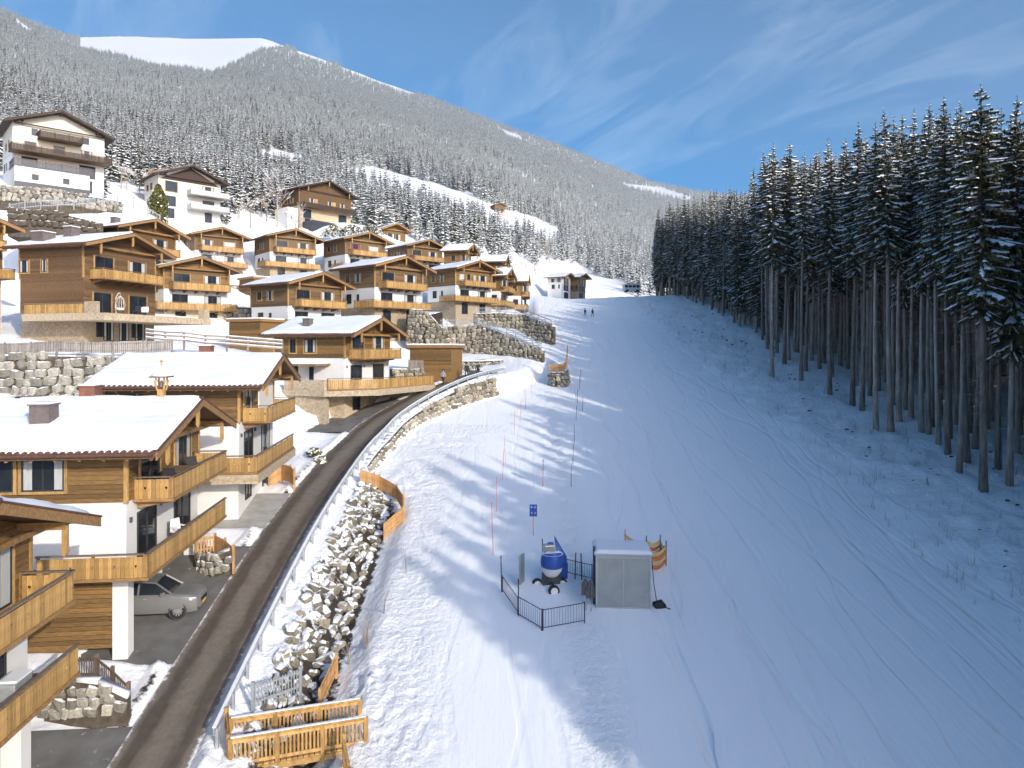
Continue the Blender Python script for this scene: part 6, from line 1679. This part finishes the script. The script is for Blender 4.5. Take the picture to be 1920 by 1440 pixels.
# ------------------------------------------------------------------ walkers
def person(label, loc, rz, jacket, trousers, step=.22, hatc=(0.02, 0.02, 0.025)):
    t = thing('person', label, 'person', loc, rz, 'walkers on the road')
    V = [(0, 0, .95), (0, 0, 1.15), (0, .01, 1.38), (0, .01, 1.50), (0, -.01, 1.60), (0, -.02, 1.74),
         (.10, 0, .90), (.11, -step * .5, .50), (.11, -step, .09), (.11, -step - .16, .04), (-.10, 0, .90), (-.11, step * .4, .50), (-.11, step, .10), (-.11, step - .15, .04),
         (.20, .01, 1.40), (.27, .08, 1.14), (.28, -.04, .90), (.28, -.09, .80), (-.20, .01, 1.40), (-.27, -.02, 1.14), (-.28, -.14, .92), (-.28, -.2, .83), (.25, -.10, .86), (-.25, -.2, .89)]
    E_ = [(0, 1), (1, 2), (2, 3), (3, 4), (4, 5), (0, 6), (6, 7), (7, 8), (8, 9), (0, 10), (10, 11), (11, 12), (12, 13), (2, 14), (14, 15), (15, 16), (16, 17), (2, 18), (18, 19), (19, 20), (20, 21), (16, 22), (20, 23)]
    rad = [.155, .15, .165, .07, .075, .095, .10, .075, .055, .05, .10, .075, .055, .05, .075, .058, .045, .04, .075, .058, .045, .04, .02, .02]
    me = bpy.data.meshes.new('body'); me.from_pydata(V, E_, [])
    m = bpy.data.materials.new('walker_clothes'); m.use_nodes = True; nt = m.node_tree; pb = nt.nodes['Principled BSDF']; pb.inputs['Roughness'].default_value = .8
    tcn = N(nt, 'ShaderNodeTexCoord'); sx = N(nt, 'ShaderNodeSeparateXYZ'); nt.links.new(tcn.outputs['Object'], sx.inputs[0])
    rp = N(nt, 'ShaderNodeValToRGB'); rp.color_ramp.interpolation = 'CONSTANT'; md_ = N(nt, 'ShaderNodeMath', operation='DIVIDE', i_1=2.0); nt.links.new(sx.outputs[2], md_.inputs[0]); nt.links.new(md_.outputs[0], rp.inputs[0])
    e = rp.color_ramp.elements; e[0].position = 0; e[0].color = (.02, .018, .016, 1); e[1].position = .06; e[1].color = (*trousers, 1)
    for pos, c_ in ((.47, jacket), (.755, (.45, .27, .2))): x = e.new(pos); x.color = (*c_, 1)
    nt.links.new(rp.outputs[0], pb.inputs['Base Color']); me.materials.append(m)
    o = link('body', me, t)
    sk = o.modifiers.new('skin', 'SKIN'); sk.use_smooth_shade = True
    for i, r_ in enumerate(rad): me.skin_vertices[0].data[i].radius = (r_, r_ * .85)
    me.skin_vertices[0].data[0].use_root = True
    ss = o.modifiers.new('sub', 'SUBSURF'); ss.levels = 1; ss.render_levels = 2
    k = MB(); k.tube([(0, -.015, 1.70), (0, -.02, 1.76), (0, -.02, 1.83), (0, -.02, 1.86)], [.105, .112, .085, .03], 10); k.build('woolly_hat', mat('hat', hatc, .9, .1, 5), t, True)
    return t


def road_pt(u, v):
    y = 80.0
    for _ in range(30):
        x = (u - 960) / F * y; y = .5 * y + .5 * ((gz(x, y) + .06) * F / (HOR - v))
        y = min(max(y, 60), 95)
    return ((u - 960) / F * y, y, gz((u - 960) / F * y, y) + .07)
for u, v, lab, ja, trs, rz in ((875, 706, 'walker in dark jacket on the road, left of the pair', (.015, .018, .03), (.012, .012, .016), R(20)), (896, 709, 'walker in dark jacket on the road, right of the pair', (.02, .02, .022), (.014, .014, .018), R(200)),
                               (831, 717, 'walker in pale jacket and dark trousers alone on the snowy verge', (.38, .38, .40), (.02, .02, .03), R(150))):
    y = 82.0 if u != 831 else 79.5
    x = (u - 960) / F * y
    person(lab, (x, y, gz(x, y) + (.09 if u != 831 else 0)), rz, ja, trs)
for u, v, lab, ja in ((1097, 579, 'far skier in dark clothes at the head of the slope, left one', (.02, .02, .04)), (1111, 584, 'far skier in dark clothes at the head of the slope, right one', (.05, .02, .02))):
    y = 150.0; x = (u - 960) / F * y; person(lab, (x, y, gz(x, y)), R(30), ja, (.015, .015, .02))['group'] = 'skiers at the slope head'

# ------------------------------------------------------------------ planting and small growth
def bare_tree(label, p, hh, seed, m, spread=.5, group='bare frosted trees near the upper houses', name='bare_tree', dens=3):
    r = random.Random(seed); t = thing(name, label, 'tree', tuple(p), r.uniform(0, 6), group)
    k = MB(); k.tube([(0, 0, -.3), (.05, 0, hh * .35), (0, .06, hh * .6)], [hh * .018, hh * .013, hh * .007], 6); k.build('trunk', M['bark'], t)
    k = MB(); sn = MB()
    def grow(p0, d, l, rad, lev):
        p1 = p0 + d * l; k.tube([p0, p0 + d * l * .5 + Vector((r.uniform(-1, 1), r.uniform(-1, 1), 0)) * l * .06, p1], [rad, rad * .8, rad * .5], 3, False)
        if lev <= 1: sn.add([p0 + Vector((0, 0, rad)), p1 + Vector((0, 0, rad)), p1 + Vector((0, 0, rad * 2.5 + .02)), p0 + Vector((.02, .02, rad * 2.5 + .03))], [(0, 1, 2, 3)])
        if lev == 0: return
        for _ in range(dens):
            nd = (d + Vector((r.uniform(-1, 1), r.uniform(-1, 1), r.uniform(-.15, .8))) * spread * 1.2).normalized()
            grow(p0 + d * l * r.uniform(.45, 1), nd, l * r.uniform(.5, .75), rad * .55, lev - 1)
    for i in range(6):
        a = i * 1.05 + r.uniform(0, 1); grow(Vector((0, 0, hh * (.28 + .055 * i))), Vector((math.cos(a) * spread, math.sin(a) * spread, .75)).normalized(), hh * .27, hh * .008, 3)
    k.build('crown', m, t); sn.build('twig_snow', M['boughsnow'], t)['kind'] = 'stuff'
for i, (u, v, y, hh, lab) in enumerate(((352, 415, 132, 8, 'frosted bare tree in front of the cream house'), (395, 410, 138, 6.5, 'smaller frosted tree at the cream house balcony'), (520, 420, 165, 13, 'tall frosted bare tree left of the dark farmhouse'), (490, 415, 168, 9, 'frosted tree by the snow-covered cottage'),
                                         (555, 425, 160, 9, 'frosted tree against the farmhouse white annex'), (255, 365, 126, 6, 'frosted bush-like tree below the low barn'), (455, 425, 150, 6, 'low frosted tree above the second upper chalet'), (945, 430, 330, 12, 'round frosted tree at the end of the meadow strip'), (1030, 470, 330, 12, 'grey frosted tree below the meadow strip'))):
    q = px(u, v, y); q.z = gz(q.x, y) if y < 340 else q.z
    bare_tree(lab, q, hh, 300 + i, M['twig'])
rq = random.Random(404)
spots = [(228, 352), (238, 372), (262, 344), (448, 402), (470, 408), (500, 398), (535, 402), (575, 415), (708, 428), (730, 436), (770, 440), (860, 452), (905, 462), (935, 470), (985, 505), (1005, 512)]
for i, (u, v) in enumerate(spots):
    y = float(np.interp(u, FTU, FTY)) - rq.uniform(0, 8); x = (u - 960) / F * y
    bare_tree('frosted leafless tree along the wood edge above the houses, %s from the left' % ('first', 'second', 'third', 'fourth', 'fifth', 'sixth', 'seventh', 'eighth', 'ninth', 'tenth', 'eleventh', 'twelfth', 'thirteenth', 'fourteenth', 'fifteenth', 'last')[i], Vector((x, y, gz(x, y))), rq.uniform(5, 9), 500 + i, M['larch'], .55, 'frosted trees along the wood edge', 'bare_tree', 3)
# saplings on the meadow near the ditch
for i, (u, v, hh, lab) in enumerate(((688, 1215, 1.9, 'leafless shrub with many stems near the rock bank'), (762, 1075, 1.8, 'thin leafless sapling in the sunlit snow'), (720, 1150, 1.2, 'small leafless sapling behind the many-stemmed shrub'), (655, 1245, 1.1, 'small leafless shrub at the ditch edge'))):
    p = on_slope(u, v); r = random.Random(60 + i); t = thing('bare_shrub', lab, 'shrub', tuple(p), 0, 'leafless shrubs by the ditch')
    for j in range((11, 2, 3, 6)[i]):
        a = r.uniform(0, 6.28); s_ = r.uniform(.1, .45) * hh * (.4 if i == 1 else 1); k = MB()
        k.tube([(0, 0, -.1), (math.cos(a) * s_ * .4, math.sin(a) * s_ * .4, hh * .5), (math.cos(a) * s_, math.sin(a) * s_, hh * r.uniform(.7, 1))], [.016, .011, .005], 4, False); k.build('stem', M['bark'], t)
# columnar cypress and hedge
def leafy(label, name, p, rx, ry, hh, n, seed, m, col=False):
    r = random.Random(seed); t = thing(name, label, 'shrub', tuple(p)); k = MB()
    for i in range(n):
        z = r.random() ** .8 * hh; f = (min(1, (1 - z / hh) * 2.2 + .12) if col else math.sqrt(max(.05, 1 - (z / hh) ** 2))); a = r.uniform(0, 6.28); q = math.sqrt(r.random())
        c = Vector((math.cos(a) * rx * f * q, math.sin(a) * ry * f * q, z)); s_ = r.uniform(.12, .3); d = Vector((r.uniform(-1, 1), r.uniform(-1, 1), r.uniform(-.2, 1))).normalized(); e_ = d.cross(Vector((r.uniform(-1, 1), r.uniform(-1, 1), r.uniform(-1, 1)))).normalized()
        k.mi = 1 if (not col and r.random() < .35) or (col and r.random() < .05) else 0
        k.add([c - d * s_ - e_ * s_ * .5, c + d * s_ * .2 - e_ * s_ * .7, c + d * s_ * 1.2, c + e_ * s_ * .6], [(0, 1, 2, 3)])
    k.build('foliage', [m, M['boughsnow']], t); k = MB(); k.tube([(0, 0, -.4), (0, 0, hh * .5)], [.09, .04], 6); k.build('stem', M['bark'], t)
q = px(297, 418, 118); leafy('golden-green columnar cypress beside the cream house corner', 'cypress', q, 1.5, 1.4, 6.4, 2600, 71, M['shrub'], True)
for i, (u, w) in enumerate(((625, 4), (660, 4), (695, 4))):
    q = px(u, 444, 158); leafy(('left', 'middle', 'right')[i] + ' part of the snowy hedge below the dark farmhouse', 'hedge_shrub', q, 3.0, 1.4, 2.6, 900, 80 + i, M['shrub'])
for i, (u, v) in enumerate(((585, 825), (592, 848), (601, 835))):
    y = 58.0 - i; q = px(u, v, y); q.z = gz(q.x, y); leafy(('upper', 'lower', 'right')[i] + ' dwarf shrub poking out of the snow bed by the stone carport', 'dwarf_shrub', q, .5, .4, .5, 90, 90 + i, M['shrub'])
# twigs and stubble on the right bank and in the clearing before the forest: one mass
k = MB(); r = random.Random(77)
for i in range(1300):
    y = 30 + 150 * r.random() ** 1.4; x = r.uniform(23 + .04 * y, min(40, edge_x(y) + 3) if r.random() < .8 else 46); z = float(slope_z(np.array(x), np.array(y)))
    for j in range(r.randint(1, 4)):
        a = r.uniform(0, 6.28); hh = r.uniform(.18, .8) * (1.7 if r.random() < .1 else 1); k.tube([(x, y, z - .1), (x + math.cos(a) * .12, y + math.sin(a) * .12, z + hh)], [.012, .005], 3, False)
        x += r.uniform(-.2, .2)
k.build('bank_twigs', M['bark'])['kind'] = 'stuff'
k = MB(); r = random.Random(78)
for i in range(110):
    y = r.uniform(40, 150); x = r.uniform(26 + .05 * y, 44); z = float(slope_z(np.array(x), np.array(y))); s_ = r.uniform(.05, .2)
    k.tube([(x - s_, y, z), (x - s_ * .4, y + s_ * .2, z + s_ * .3), (x + s_ * .4, y + s_ * .1, z + s_ * .35), (x + s_ * 1.3, y, z + .02)], [s_ * .2, s_ * .6, s_ * .5, s_ * .15], 7)
k.build('bank_stones', M['stone_dark'])['kind'] = 'stuff'

# ------------------------------------------------------------------ thin mountain air
k = MB(); k.box(-9000, 9000, -95, 5700, -60, 2450)
hz = bpy.data.materials.new('mountain_air'); hz.use_nodes = True
hz.node_tree.nodes.clear(); ho = N(hz.node_tree, 'ShaderNodeOutputMaterial'); hv_ = N(hz.node_tree, 'ShaderNodeVolumePrincipled')
hv_.inputs['Color'].default_value = (.80, .90, .96, 1); hv_.inputs['Density'].default_value = 0.00007; hv_.inputs['Anisotropy'].default_value = 0.0
hz.node_tree.links.new(hv_.outputs[0], ho.inputs['Volume'])
k.build('haze', hz)['kind'] = 'stuff'
